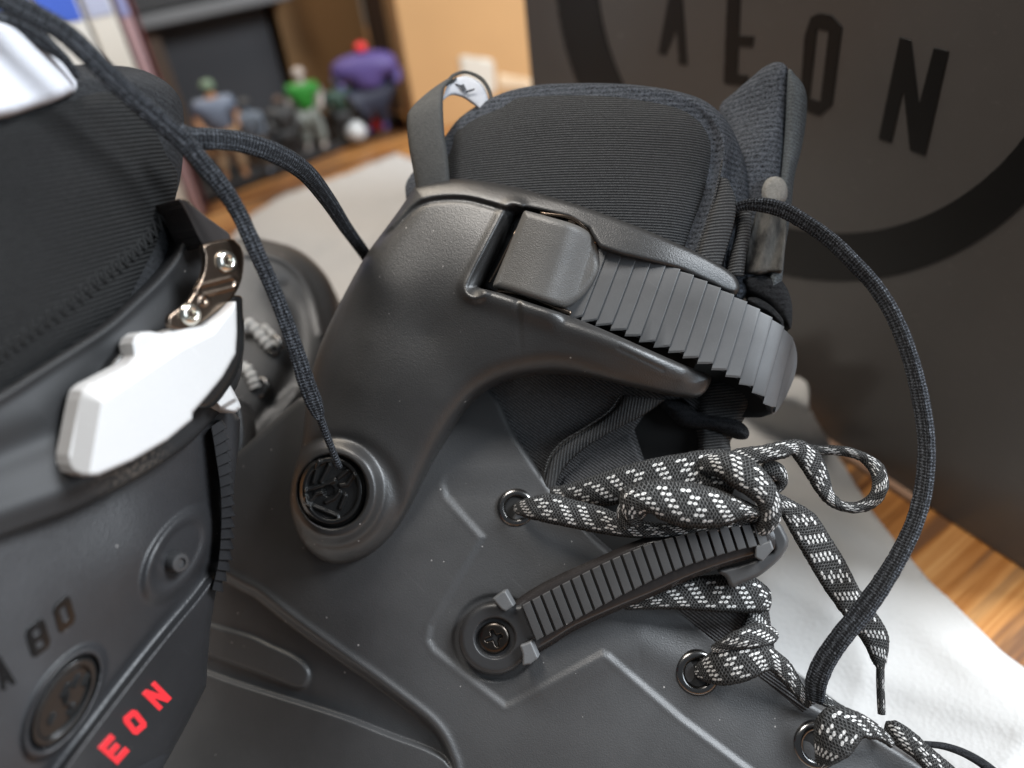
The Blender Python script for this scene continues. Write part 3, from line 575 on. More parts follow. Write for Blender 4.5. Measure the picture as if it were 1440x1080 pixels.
ribbon('tongue_binding', FA, [(1036, 296, 1058, 290, -10, -9), (1033, 330, 1056, 326, -9, -8), (1026, 360, 1050, 358, -8, -7), (1018, 390, 1046, 388, -8, -7)], GROS, RS, .003, bulge=.002)
for pts, hh in (([(1040, 392), (1060, 384), (1090, 388), (1106, 404), (1114, 430), (1112, 462), (1100, 452), (1080, 430), (1050, 412)], -9), ([(1050, 420), (1066, 418), (1086, 430), (1102, 448), (1100, 462), (1080, 446), (1060, 436)], -7)):
    relief('tongue_pad', FA, cpoly(pts, 5), (1030, 375, 1122, 472), 1.6, lambda X, Y, Sd, hh=hh: hh / 1000 + rnd(Sd, 14, .006), KNITB, RS, skirt=.01)
# ---- pull loop
PULL = MT('pull loop webbing', (.09, .088, .085), .9, spec=.2); PULL.bump(PULL.noise(PULL.co(), 1600, 3), .0002); pn = PULL.noise(PULL.co(), 700, 4, .8); PULL.color(PULL.mix(pn, (.05, .05, .048), (.13, .127, .12)))
WTAPE = MT('white tape', (.55, .57, .62), .8); wn = WTAPE.noise(WTAPE.co(), 300, 4, .7); WTAPE.color(WTAPE.mix(wn, (.42, .44, .5), (.68, .69, .72)))
pl = ribbon('pull_loop', FA, [(587, 275, 633, 262, -2, -1), (581, 240, 630, 225, 0, 1), (575, 207, 625, 187, 1, 2), (572, 172, 623, 150, 1, 1), (576, 155, 624, 130, -1, -3), (600, 134, 628, 120, -5, -6), (628, 118, 642, 108, -8, -10)], PULL.m, RS, .0012, bulge=.0008)
ribbon('white_tape', FA, [(622, 142, 627, 124, -6, -8), (634, 134, 636, 112, -8, -10), (650, 137, 655, 107, -10, -12), (664, 146, 676, 117, -10, -12), (672, 152, 686, 136, -10, -12), (676, 156, 688, 150, -10, -12)], WTAPE.m, pl, .0008, bulge=.0003)
ribbon('loop_back', FA, [(632, 116, 630, 110, -9, -9), (640, 108, 638, 103, -11, -11), (656, 104, 656, 99, -13, -13), (676, 114, 679, 109, -13, -13), (687, 133, 692, 131, -12, -12), (687, 150, 692, 152, -11, -11)], PULL.m, pl, .001, bulge=0.)
for q in ([(646, 121), (652, 118), (656, 126), (650, 128)], [(654, 128), (668, 124), (666, 127), (655, 131)], [(640, 117), (650, 120), (648, 122), (640, 119)]):
    relief('tape_mark', FA, poly(q), (636, 112, 672, 134), .8, lambda X, Y, Sd: -.0088, flat('tape ink', (.04, .045, .06)), pl, skirt=.0002)
# ---- cuff
co1 = spl([(583, 263), (600, 257), (622, 253), (650, 251), (690, 256), (740, 267), (800, 284), (850, 301), (900, 320), (940, 337), (980, 355), (1010, 371), (1030, 385), (1038, 396), (1040, 407), (1032, 413), (1018, 409), (997, 398), (960, 381), (937, 374), (905, 366), (870, 357), (844, 348)], 4)
slot = [(844, 348), (838, 340), (828, 322), (800, 306), (760, 296), (738, 291), (728, 293), (722, 301), (670, 403), (678, 406)]
co2 = spl([(700, 411), (740, 424), (800, 444), (850, 464), (900, 486), (950, 508), (985, 522), (997, 527), (1000, 535), (992, 551), (980, 558), (960, 558), (930, 553), (880, 541), (830, 530), (790, 525), (750, 526), (715, 533), (690, 543), (665, 560), (640, 590), (615, 632), (597, 670), (580, 708), (556, 748), (528, 776), (500, 790), (470, 793), (444, 782), (424, 760), (411, 728), (408, 695), (414, 660), (424, 625), (428, 590), (434, 545), (445, 500), (462, 458), (482, 418), (500, 384), (517, 355), (537, 328), (560, 297), (583, 263)], 4)
cuff_out = np.vstack([co1, slot[1:], co2])
cuff_full = np.vstack([co1[:-6], [(960, 400), (990, 500)], co2[8:]])
H_cu = tps([(468, 690, 5), (420, 690, 0), (500, 780, 2), (450, 610, 1), (432, 560, -5), (500, 540, 4), (520, 480, 4.5), (480, 440, -3), (540, 400, 5), (600, 340, 5), (560, 310, 0), (650, 262, 1.5), (660, 320, 7), (740, 285, 6), (850, 308, 6), (1030, 396, -4), (940, 360, 5.5), (690, 440, 11), (800, 480, 12), (620, 560, 5.5), (650, 500, 7), (660, 560, 4), (780, 526, 7.5), (900, 546, 6), (990, 545, -3), (940, 530, 4.5), (900, 500, 10), (580, 680, 1), (560, 620, 3.5), (600, 470, 5)], .10)
crease = spl([(430, 570), (470, 455), (513, 353), (553, 320), (580, 293), (600, 282), (630, 278), (663, 280), (710, 293), (724, 297)], 4)
crp = np.vstack([crease, [(740, 600), (430, 600)]])
def h_cuff(X, Y, Sd):
    h = H_cu(X, Y) + .006 + rnd(sdf(X, Y, cuff_full) * 1., 34, .0075) * (1 - .85 * sm(X, 680, 820) * sm(360 + .44 * (X - 750) - Y, -20, 20)) * (1 - .6 * sm(X, 760, 880)) + rnd(Sd, 7, .0016)
    c = sdf(X, Y, crp); fade = sm(-Y, -520, -330); h -= .0016 * sm(-c, -5, 6) * fade; h -= .0010 * np.exp(-((c + 2) / 4.5) ** 2) * fade
    # bright pressed edge left of the slot
    sl = dseg(X, Y, [(668, 404), (722, 300)]); h += .0010 * np.exp(-((sl - 16) / 6) ** 2) - .0035 * np.clip(1 - sl / 13, 0, 1)
    # crest along the lower arm
    ar = dseg(X, Y, spl([(668, 410), (740, 433), (800, 453), (880, 486), (960, 520)], 4)); h += .0022 * np.exp(-(ar / 17) ** 2)
    h -= .0 * np.exp(-((dseg(X, Y, spl([(560, 455), (600, 500), (600, 560), (575, 610)], 4))) / 48) ** 2)
    ln = dseg(X, Y, [(870, 490), (933, 520)]); h -= .00025 * np.exp(-(ln / 2.6) ** 2)
    # pivot boss
    r_ = np.hypot(X - 468, (Y - 691) * .94); h += .0038 * sm(-r_, -74, -57) - .0052 * sm(-r_, -50.5, -47)
    ba = np.hypot((X - 474), (Y - 705)); h -= .0014 * np.exp(-((ba - 84) / 12) ** 2)
    # drip-shaped dent line left of the boss
    return h
relief('cuff', FA, poly(cuff_out), (400, 245, 1045, 800), 1.8, h_cuff, CUFFM, RS, skirt=.006)
# far wall of the cuff behind the liner
relief('cuff_back', FA, poly([(590, 300), (700, 275), (1000, 400), (980, 520), (700, 500), (480, 520), (500, 400)]), (470, 270, 1010, 530), 14, lambda X, Y, Sd: -.004 + rnd(Sd, 40, .01), DARK, RS, skirt=.075)
# ---- pivot bolt with its emblem
c0 = FA.W(A2([468.]), A2([690.]))[0]
def Hb(X, Y, Sd):
    r_ = np.hypot(X - 467, (Y - 690) * .9); h = .0106 + .0016 * sm(-r_, -44.5, -41) - .0016 * sm(-r_, -37.5, -35)
    marks = [[(449, 647), (440, 678)], [(463, 654), (451, 677)], [(431, 700), (430, 705), (440, 712), (474, 726)], [(436, 704), (444, 694), (455, 692)], [(431, 690), (450, 684), (470, 676)], [(485, 697), (478, 714)], [(497, 668), (488, 681), (478, 682)], [(488, 662), (476, 672)], [(458, 706), (470, 700), (477, 692)]]
    m = np.min([dseg(X, Y, q) for q in marks], 0); h += .0013 * sm(-m, -3.8, -1.0)
    q = np.hypot(X - 462, Y - 690); h -= .002 * sm(-q, -9, -6); return h + rnd(Sd, 3, .0012)
relief('pivot_bolt', FA, lambda X, Y: np.hypot(X - 467.5, (Y - 690) * .895) - 46.5, (415, 632, 520, 748), 1., Hb, GLOSS, RS, skirt=.002)
tube('hex_socket', FA, [(455, 688, 3, 6.6), (457, 696, 3, 6.8), (464, 697, 3, 6.8), (471, 690, 3, 6.8)], STEEL, RS, 1., 5, 8)
# ---- cuff buckle
base = [(728, 300), (742, 292), (800, 304), (828, 318), (842, 342), (846, 372), (830, 410), (806, 440), (792, 446), (745, 432), (700, 414), (676, 402), (690, 372)]
bk = relief('buckle', FA, cpoly(base, 4), (670, 285, 852, 452), 2, lambda X, Y, Sd: .004 + rnd(Sd, 5, .001), GLOSS, RS, skirt=.008)
cov = np.vstack([spl([(739, 296), (780, 307), (812, 317), (831, 330), (840, 348), (843, 368), (840, 385), (829, 405), (814, 422), (798, 431), (787, 431)], 6), [(747, 419), (713, 408), (693, 403), (694, 398), (736, 298)]])
def h_cov(X, Y, Sd):
    u_ = (X - 735) * .94 + (Y - 300) * .3
    return .0165 + .0035 * np.sin(np.clip(u_ / 105, 0, 1) * math.pi) - .0045 * sm(u_, 60, 120) + rnd(Sd, 10, .0022)
relief('cover_plate', FA, poly(cov), (685, 290, 848, 437), 1.3, h_cov, COVER, bk, skirt=.0035)
for pts in ([(688, 397, 3, 12), (700, 376, 3, 13), (727, 322, 3, 13)], [(700, 409, 6, 12), (722, 412, 7, 12), (752, 421, 7, 12), (785, 434, 7, 12), (803, 441, 7, 11)], [(760, 300, 5, 13), (800, 306, 6, 13), (822, 320, 6, 12), (838, 342, 6, 11)]):
    tube('lever_frame', FA, pts, GUN if pts[0][2] > 3 else STEEL and GUN, bk, 1., 6, 10)
lathe('rivet', FA, (771, 440), 11, [(0, 1.2), (1.3, 1.1), (1.8, .4), (1.8, -1)], GUN, bk, 16)
lathe('rivet', FA, (804, 313), 12, [(0, 1.2), (1.3, 1.1), (1.8, .4), (1.8, -1)], GUN, bk, 16)
lathe('rivet', FA, (706, 411), 11, [(0, 1.2), (1.3, 1.1), (1.8, .4), (1.8, -1)], GUN, bk, 16)
# ---- ladder strap: saw-toothed ramps along a band that bends round the shin
def ladder(name, fr, top, bot, nt, hsaw, mats, parent, base_drop=.0022, saw_px=5., skew=0., k=6, topsaw=0., th=.0022, duty=None):
    T = spl(top, 24); B = spl(bot, 24)
    def arc(Q):
        L = np.r_[0, np.cumsum(np.hypot(*np.diff(Q[:, :2], axis=0).T))]; return L / L[-1]
    def at(Q, a, t): return np.stack([np.interp(t, a, Q[:, i]) for i in range(3)], -1)
    aT, aB = arc(T), arc(B); V = []; fs = []; mid = 5
    bt = at(T, aT, np.linspace(0, 1, 80)); bb = at(B, aB, np.linspace(0, 1, 80))
    v = np.linspace(0, 1, 6)
    rows = bt[:, None] * (1 - v)[None, :, None] + bb[:, None] * v[None, :, None]
    Wt = fr.W(rows[..., 0], rows[..., 1], rows[..., 2] / 1000 - base_drop * .4); Wb = fr.W(rows[..., 0], rows[..., 1], rows[..., 2] / 1000 - base_drop - .0012)
    P = np.concatenate([Wt, Wb[:, ::-1]], 1)
    band = grid_mesh(name, P, mats[1], parent, None, True, 30, True)
    for i in range(nt):
        t = i / nt + np.array([0, .3, .7, .93, .985]) / nt; hh = hsaw * np.array([.25, .5, .82, 1., .85])
        if duty: t = i / nt + np.array([0, .06, .5 * duty, duty - .05, duty]) / nt; hh = hsaw * np.array([.5, 1., 1.05, 1., .5])
        p = at(T, aT, t); q = at(B, aB, t + skew)
        e = saw_px * np.array([0., .3, .7, 1., 1.]) ; dv = q[:, :2] - p[:, :2]; dv /= np.linalg.norm(dv, axis=1)[:, None]
        q[:, :2] += dv * (saw_px - e)[:, None] - dv * saw_px * .4; p[:, :2] -= dv * (topsaw * np.array([.0, .3, .7, 1, 1]))[:, None]
        v = np.array([0, .03, .35, .65, .97, 1.]); g = p[:, None] * (1 - v)[None, :, None] + q[:, None] * v[None, :, None]
        drop = np.array([.00035, 0, 0, 0, 0, .00035])
        Tt = fr.W(g[..., 0], g[..., 1], g[..., 2] / 1000 + hh[:, None] - drop[None]); Tb = fr.W(g[..., 0], g[..., 1], g[..., 2] / 1000 - .0018 + 0 * hh[:, None])
        P = np.concatenate([Tt, Tb[:, ::-1]], 1)
        grid_mesh('tooth', P, mats[0], band, None, True, 25, True)
    return band
lt_top = [(815, 340, 9), (847, 350, 9.5), (873, 358, 10), (905, 366, 10), (937, 375, 10), (960, 383, 9.5), (997, 400, 8.5), (1033, 418, 7), (1067, 437, 4.5), (1093, 455, 1), (1107, 468, -3), (1116, 482, -8), (1120, 500, -14)]
lt_bot = [(775, 440, 9), (800, 446, 9.5), (823, 450, 10), (860, 460, 10), (902, 477, 10), (943, 492, 9.5), (985, 508, 9), (1020, 524, 7.5), (1048, 540, 5.5), (1066, 553, 2.5), (1080, 568, -1), (1092, 576, -6), (1104, 560, -14)]
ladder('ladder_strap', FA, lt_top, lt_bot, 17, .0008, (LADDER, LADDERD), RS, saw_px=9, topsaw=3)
relief('strap_end', FA, cpoly([(1060, 548), (1072, 560), (1080, 575), (1086, 583), (1096, 574), (1108, 552), (1118, 527), (1121, 503), (1117, 482), (1108, 470), (1092, 480), (1084, 520)], 4), (1050, 462, 1126, 590), 1.6, lambda X, Y, Sd: -.004 - .012 * sm(X, 1080, 1122) + rnd(Sd, 12, .004), LADDER, RS, skirt=.003)
# near-black sheet standing in for the shade under the strap at the front
relief('strap_shade', FA, poly([(930, 470), (1000, 495), (1060, 525), (1092, 560), (1086, 582), (1070, 587), (1040, 587), (1000, 570), (930, 540)]), (925, 460, 1096, 592), 2, lambda X, Y, Sd: -.016, DARK, RS, skirt=.002)
# ---- 45 degree strap
def h_mount(X, Y, Sd):
    r_ = np.hypot(X - 696, Y - 897); h = .0052 + rnd(Sd, 9, .0022) - .0022 * sm(-r_, -30, -27); return h
arm = [(690, 842), (706, 832), (711, 831), (720, 852), (735, 848), (758, 899), (744, 904), (756, 925), (746, 933), (733, 936), (720, 900)]
mount_sd = lambda X, Y: np.minimum(np.hypot(X - 696, Y - 898) - 51, sdf(X, Y, [(692, 846), (720, 852), (736, 850), (757, 899), (736, 906), (726, 940), (700, 930)]))
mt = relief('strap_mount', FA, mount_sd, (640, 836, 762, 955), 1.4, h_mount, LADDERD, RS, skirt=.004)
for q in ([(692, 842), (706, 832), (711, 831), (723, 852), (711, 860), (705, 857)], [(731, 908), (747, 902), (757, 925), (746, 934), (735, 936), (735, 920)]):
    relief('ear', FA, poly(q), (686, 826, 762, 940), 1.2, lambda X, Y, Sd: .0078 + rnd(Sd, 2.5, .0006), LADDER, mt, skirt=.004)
SCR = MT('dark screw steel', (.085, .072, .062), .3, 1.).m
def h_scr(X, Y, Sd):
    r_ = np.hypot(X - 697, Y - 897); h = .0046 + rnd(Sd, 8, .0016)
    cs = np.minimum(np.minimum(dseg(X, Y, [(692, 888), (699, 907)]), dseg(X, Y, [(685, 900), (704, 894)])), r_ - 2); return h - .0018 * sm(-cs, -3.4, -1.6)
relief('screw', FA, lambda X, Y: np.hypot(X - 694.5, Y - 897) - 22.5, (668, 870, 724, 924), 1., h_scr, SCR, mt, skirt=.002)
ribbon('strap_band', FA, [(722, 846, 745, 925, 1.5, 1.5), (752, 826, 775, 908, 2.5, 2.5), (790, 806, 810, 886, 4, 4), (840, 784, 862, 862, 6, 6), (898, 759, 920, 838, 8, 8), (960, 742, 975, 813, 9, 9), (1010, 735, 1030, 793, 9, 9), (1060, 728, 1076, 780, 8, 8), (1086, 728, 1098, 775, 6, 6)], BAND, RS, .0016, bulge=.0012)
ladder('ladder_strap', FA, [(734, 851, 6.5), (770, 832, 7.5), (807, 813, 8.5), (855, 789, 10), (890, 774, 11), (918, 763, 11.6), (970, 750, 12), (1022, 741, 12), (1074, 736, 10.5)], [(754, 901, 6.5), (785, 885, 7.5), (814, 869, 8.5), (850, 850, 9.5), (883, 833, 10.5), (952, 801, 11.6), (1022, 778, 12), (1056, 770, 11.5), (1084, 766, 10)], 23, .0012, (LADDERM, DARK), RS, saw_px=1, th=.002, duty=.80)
clip_ = relief('strap_clip', FA, cpoly([(1076, 742), (1094, 735), (1104, 748), (1109, 764), (1100, 782), (1084, 798), (1064, 812), (1040, 822), (1028, 826), (1020, 812), (1010, 803), (1040, 794), (1068, 784), (1088, 772)], 4), (1004, 728, 1116, 832), 1.6, lambda X, Y, Sd: .0085 + rnd(Sd, 6, .0022), LADDERM, RS, skirt=.009)
relief('clip_block', FA, poly([(1062, 768), (1084, 760), (1088, 772), (1072, 790), (1062, 784)]), (1055, 755, 1092, 795), 1.2, lambda X, Y, Sd: .012 + rnd(Sd, 2, .0006), LADDER, clip_, skirt=.004)
# ---- eyelets
EYE = MT('eyelet black nickel', (.20, .195, .19), .22, 1.).m
for (x, y, rx, hh, lb) in ((726, 714, 26, -5, None), (981, 946, 30, -4, None), (1148, 1048, 32, -6, None)):
    d = (FA.W(A2([x]), A2([y]))[0] - CAM) @ (M @ A2([0, 0, 1.])); R = rx * d / F * 1000; hs = float(h_shell(A2([x]), A2([y]), A2([-50.]))[0] * 1000)
    ax = FA.O + FA.ex * .18 + FA.ey * .1
    e = lathe('eyelet', FA, (x, y), hs, [(R * 1.08, -.6), (R * 1.04, .6), (R * .92, 1.3), (R * .78, 1.5), (R * .66, 1.1), (R * .6, .2), (R * .58, -1.2)], EYE, RS, 44, axis=ax, sharp=80)
    lathe('eyelet_hole', FA, (x, y), hs + .25, [(R * .62, 0), (R * .3, -.1), (0.001, -.1)], DARK, e, 24, axis=ax)
# ---- speckled laces (each visible run is a part)
K = dict(thick=.0015, bulge=.0012)
def lace(rows, u0=0., **kw): 
    k = dict(K); k.update(kw); return ribbon('lace', FA, rows, LACE, RS, n=8, u0=u0, **k)
# back run from behind the shell edge to the knot
lace([(776, 684, 782, 706, -6, -6), (800, 680, 815, 712, -2, -2), (830, 670, 850, 712, 2, 2), (870, 657, 890, 706, 5, 5), (915, 645, 925, 700, 7, 8), (965, 636, 960, 696, 8, 10), (1010, 631, 998, 690, 8, 11), (1050, 640, 1030, 695, 8, 11)], .003, bulge=.002)
# front run out of the top eyelet, along the bottom of the knot
lace([(729, 705, 728, 724, -5, -5), (745, 699, 742, 729, 2, 2), (775, 694, 770, 736, 5, 5), (805, 702, 800, 742, 6, 7), (845, 712, 840, 750, 8, 8), (885, 728, 884, 756, 9, 9), (930, 735, 930, 757, 10, 10), (980, 732, 985, 753, 11, 11), (1030, 722, 1040, 744, 11, 11), (1062, 712, 1076, 732, 9, 9)], .0)
# wide fold of the bow lying over both
lace([(878, 718, 906, 738, 12, 12), (870, 700, 905, 728, 14, 14), (880, 684, 915, 722, 16, 16), (915, 674, 930, 732, 17, 17), (960, 676, 965, 742, 17, 17), (1005, 686, 1010, 742, 16, 16), (1040, 700, 1042, 732, 14, 14), (1066, 712, 1060, 728, 12, 12)], .012, bulge=.003)
tube('lace', FA, [(884, 742, 12, 12), (874, 728, 13, 13), (876, 712, 12, 14), (890, 702, 12, 15), (908, 708, 12, 16), (904, 722, 11, 15), (890, 728, 10, 14)], LACE, RS, .7, 8, 12)
# right-hand wrap of the knot
lace([(1000, 640, 985, 668, 9, 12), (1026, 634, 1010, 672, 13, 15), (1056, 645, 1030, 686, 15, 17), (1080, 666, 1050, 698, 15, 17), (1096, 694, 1066, 712, 14, 16), (1100, 722, 1066, 728, 12, 14), (1086, 744, 1058, 738, 9, 11), (1060, 750, 1040, 740, 7, 8)], .02, bulge=.0025)
lace([(1010, 640, 1016, 652, 6, 6), (1040, 630, 1046, 656, 8, 9), (1070, 626, 1078, 650, 9, 10), (1098, 620, 1106, 644, 8, 9), (1125, 618, 1112, 640, 6, 7), (1150, 634, 1118, 648, 4, 6), (1164, 660, 1136, 674, 2, 4), (1172, 690, 1150, 696, 0, 2), (1186, 704, 1170, 714, -1, 0), (1205, 705, 1205, 722, -2, -2), (1222, 694, 1236, 710, -3, -4), (1226, 676, 1250, 684, -5, -6), (1220, 660, 1244, 656, -7, -7), (1206, 647, 1224, 640, -8, -8), (1180, 641, 1192, 628, -8, -8), (1155, 640, 1158, 626, -6, -6), (1134, 640, 1130, 624, -4, -4)], .0)
tube('lace', FA, [(1072, 655, 18, 6), (1090, 662, 26, 5), (1098, 676, 20, 3), (1092, 690, 12, 2)], LACE, RS, .6, 8, 12)
# dangling end
lace([(1076, 708, 1090, 690, 4, 4), (1096, 722, 1112, 702, 3, 3), (1112, 750, 1145, 722, 2, 1), (1132, 784, 1166, 752, 0, -1), (1152, 818, 1188, 788, -2, -3), (1174, 850, 1207, 824, -4, -5), (1196, 880, 1228, 856, -6, -6), (1214, 905, 1248, 888, -8, -8), (1226, 930, 1250, 915, -9, -9), (1233, 940, 1244, 938, -10, -10)], .004, bulge=.0006)
tube('aglet', FA, [(1238, 934, 11, -10), (1238, 960, 11, -10), (1239, 985, 11, -11), (1240, 1004, 11, -11)], LACE, RS, 1., 5, 12)
# lower runs
lace([(875, 838, 880, 858, 2, 2), (905, 828, 912, 857, 3, 3), (942, 818, 952, 857, 3, 3), (985, 810, 990, 860, 2, 2), (1025, 808, 1030, 862, 0, 0), (1060, 812, 1062, 862, -3, -3), (1080, 826, 1078, 862, -7, -7)], .006)
lace([(1052, 845, 1080, 838, -6, -7), (1048, 865, 1080, 868, -6, -7), (1040, 885, 1085, 892, -5, -6), (1030, 905, 1078, 916, -3, -5)], .002)
relief('tongue_mid', FA, poly([(930, 850), (1080, 850), (1092, 930), (1150, 985), (1130, 1010), (960, 880)]), (925, 845, 1155, 1015), 3, lambda X, Y, Sd: -.008 + rnd(Sd, 12, .004), LINA2, RS, skirt=.02)
lace([(984, 930, 982, 955, -4, -4), (1000, 916, 1000, 962, 1, 1), (1022, 908, 1026, 964, 4, 4), (1048, 904, 1056, 956, 5, 5), (1072, 900, 1072, 948, 4, 4), (1096, 918, 1082, 944, 2, 2), (1112, 932, 1098, 958, 0, 0), (1126, 956, 1112, 974, -3, -3), (1142, 986, 1128, 990, -7, -7)], .001)
lace([(1000, 908, 1010, 918, 2, 2), (1020, 894, 1034, 914, 5, 5), (1040, 884, 1062, 912, 6, 6), (1064, 876, 1084, 908, 3, 3), (1082, 880, 1092, 902, -2, -2)], .007)
lace([(1146, 1062, 1160, 1078, -3, -3), (1144, 1030, 1176, 1074, 1, 1), (1150, 1006, 1196, 1062, 3, 3), (1172, 992, 1212, 1040, 3, 3), (1200, 998, 1222, 1040, 1, 1), (1226, 1012, 1236, 1042, -3, -3), (1250, 1034, 1252, 1052, -8, -8)], .002)
lace([(1142, 986, 1158, 974, -4, -6), (1155, 992, 1172, 984, -4, -6), (1180, 1000, 1192, 996, -6, -8)], .002)
lace([(1246, 1014, 1250, 1040, -12, -12), (1262, 1014, 1264, 1052, -9, -9), (1286, 1030, 1284, 1066, -8, -8), (1308, 1050, 1300, 1084, -8, -8), (1344, 1080, 1320, 1110, -9, -9)], .003)
tube('tongue_edge', FA, [(1300, 1046, 8, -14), (1330, 1050, 10, -14), (1362, 1062, 12, -14), (1395, 1084, 14, -14), (1430, 1120, 16, -14)], KNITB, RS, .8, 6, 10)
# ---- liner cord that arcs out over the box
cd3 = [(1030, 296, 14, -4), (1045, 289, 16, -2), (1070, 288, 22, 0), (1100, 295, 24, 2), (1133, 313, 24, 4), (1167, 337, 24, 6), (1197, 366, 25, 8), (1227, 398, 25, 9), (1250, 432, 25, 10), (1268, 470, 26, 10), (1282, 510, 26, 9), (1292, 550, 27, 8), (1300, 595, 27, 7), (1303, 640, 27, 6), (1298, 690, 28, 5), (1286, 735, 28, 5), (1266, 778, 29, 5), (1242, 818, 31, 5), (1214, 858, 33, 4), (1186, 892, 32, 3), (1162, 926, 32, 1), (1148, 958, 32, -1), (1146, 985, 26, -4)]
tube('liner_cord', FA, cd3, CORD, RS, .42, 9, 28, rot=[10, 25, 50, 58, 58, 50, 30, 15], fuzz=.00006)
# ================================================================== LEFT SKATE
LS = thing('inline_skate', FB.mat((0.0, -.13, -.03)), 'left inline skate at the photo edge with white buckle lever and red letters', 'skate', 'pair of inline skates')
shB = [(-80, 560), (120, 520), (300, 540), (338, 590), (334, 640), (326, 720), (318, 790), (304, 832), (296, 880), (292, 930), (290, 965), (262, 1020), (228, 1082), (190, 1160), (-80, 1160)]
H_sb = tps([(0, 700, -4), (150, 700, -6), (280, 620, -10), (320, 700, -14), (300, 830, -12), (230, 780, -4), (150, 850, -2), (50, 850, -1), (0, 1000, 0), (92, 990, 1), (150, 960, -2), (-60, 1100, 1), (200, 900, -4)])
ledge = spl([(60, 1130), (95, 1078), (140, 1018), (200, 940), (240, 890), (277, 846), (300, 815)], 4)
panelB = np.vstack([ledge, [(420, 815), (420, 1160), (60, 1160)]])
def h_sb(X, Y, Sd):
    h = H_sb(X, Y) + rnd(Sd, 10, .005)
    sp = sdf(X, Y, panelB); dd = np.clip(-sp, 0, 200); h += .0045 * sm(-sp, -10, 2) - .00016 * dd - .0000006 * dd * dd
    h -= .0012 * np.exp(-((sp - 16) / 7) ** 2)
    c, s_ = math.cos(math.radians(-58)), math.sin(math.radians(-58)); uu_ = (X - 90) * c + (Y - 988) * s_; vv_ = -(X - 90) * s_ + (Y - 988) * c
    r_ = np.hypot(uu_, vv_ * 2.35); h += .0016 * sm(-r_, -98, -84) - .003 * sm(-r_, -80, -74)
    # dished strap mount
    uu2 = (X - 250) * c + (Y - 780) * s_; vv2 = -(X - 250) * s_ + (Y - 780) * c; r2 = np.hypot(uu2 * .8, vv2 * 1.7); h += .0015 * sm(-r2, -68, -50) - .0008 * sm(-r2, -48, -34)
    # overlapped panel seam
    h -= .0 * sm(-sdf(X, Y, [(140, 770), (192, 740), (205, 880), (330, 800), (330, 600), (150, 690)]), -9, 9)
    return h
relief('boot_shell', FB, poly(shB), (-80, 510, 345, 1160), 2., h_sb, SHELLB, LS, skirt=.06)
def strokeB(P0, ux, uy, polys):   # letter drawn in its own cell, mapped with the reading direction ux and the letter's down direction uy
    return [[(P0[0] + a * ux[0] + b * uy[0], P0[1] + a * ux[1] + b * uy[1]) for a, b in p] for p in polys]
LE = [[(0, 0), (.28, 0), (.28, 1), (0, 1)], [(0, 0), (1, 0), (1, .24), (0, .24)], [(0, .39), (.85, .39), (.85, .61), (0, .61)], [(0, .76), (1, .76), (1, 1), (0, 1)]]
LN = [[(0, 0), (.3, 0), (.3, 1), (0, 1)], [(.7, 0), (1, 0), (1, 1), (.7, 1)], [(0, 0), (.36, 0), (1, 1), (.64, 1)]]
LO = [[(.15, 0), (.85, 0), (1, .15), (1, .85), (.85, 1), (.15, 1), (0, .85), (0, .15)]]; LOh = [[(.34, .26), (.66, .26), (.66, .74), (.34, .74)]]
L8h = [[(.34, .2), (.66, .2), (.66, .4), (.34, .4)], [(.34, .6), (.66, .6), (.66, .8), (.34, .8)]]
LA = [[(.34, 0), (.66, 0), (1, 1), (.68, 1), (.5, .42), (.32, 1), (0, 1)], [(.3, .6), (.7, .6), (.7, .8), (.3, .8)]]
RED = flat('red ink', (.80, .03, .04), .5); ENG = MT('gloss black inlay', (.006, .006, .006), .15).m
def lett(P0, ux, uy, pol, hol, mat, up, lb, bb, sk=.0006):
    pp = strokeB(P0, ux, uy, pol); hh = strokeB(P0, ux, uy, hol) if hol else []
    relief('letter', FB, strokes(pp, hh), bb, .9, lambda X, Y, Sd: h_sb(X, Y, np.full(X.shape, -50.)) + up, mat, LS, skirt=sk, label=lb)
lett((138, 1052), (18, -20), (27, 24), LE, None, RED, .0004, 'red letter E', (130, 1026, 186, 1082))
lett((171, 1012), (19, -16), (19, 24), LO, LOh, RED, .0004, 'red letter O', (164, 990, 212, 1040))
lett((200, 976), (18, -18), (24, 24), LN, None, RED, .0004, 'red letter N', (194, 954, 246, 1006))
lett((-14, 930), (20, -14), (17, 44), LA, None, ENG, .0003, 'black inlaid letter A', (-20, 905, 40, 970))
lett((34, 888), (27, -21), (12, 40), LO, L8h, ENG, .0003, 'black inlaid figure 8', (28, 862, 78, 930))
lett((73, 855), (24, -20), (11, 38), LO, LOh, ENG, .0003, 'black inlaid figure 0', (68, 830, 112, 896))
def h_bb(X, Y, Sd):
    c, s_ = math.cos(math.radians(-58)), math.sin(math.radians(-58)); uu_ = (X - 90) * c + (Y - 988) * s_; vv_ = -(X - 90) * s_ + (Y - 988) * c
    r_ = np.hypot(uu_, vv_ * 2.35); h = -.0006 + .0018 * sm(-r_, -74, -69) - .0012 * sm(-r_, -60, -56)
    m = np.min([dseg(X, Y, q) for q in ([(98, 962), (88, 982)], [(105, 990), (97, 1006)], [(77, 1005), (70, 1018)], [(125, 950), (118, 964)], [(112, 950), (104, 966)], [(96, 975), (92, 990), (102, 994)])], 0)
    return h + .0009 * sm(-m, -2.2, -.8)
relief('pivot_bolt', FB, lambda X, Y: np.hypot(((X - 90) * .53 - (Y - 988) * .848), ((X - 90) * .848 + (Y - 988) * .53) * 2.35) - 73, (30, 905, 150, 1070), 1., h_bb, GLOSSB, LS, skirt=.002)
lathe('mount_screw', FB, (251, 791), -1.6, [(0, .6), (1.4, .6), (1.5, 1.4), (2.6, 1.3), (3.1, .6), (3.2, -3)], LADDERD, LS, 24)
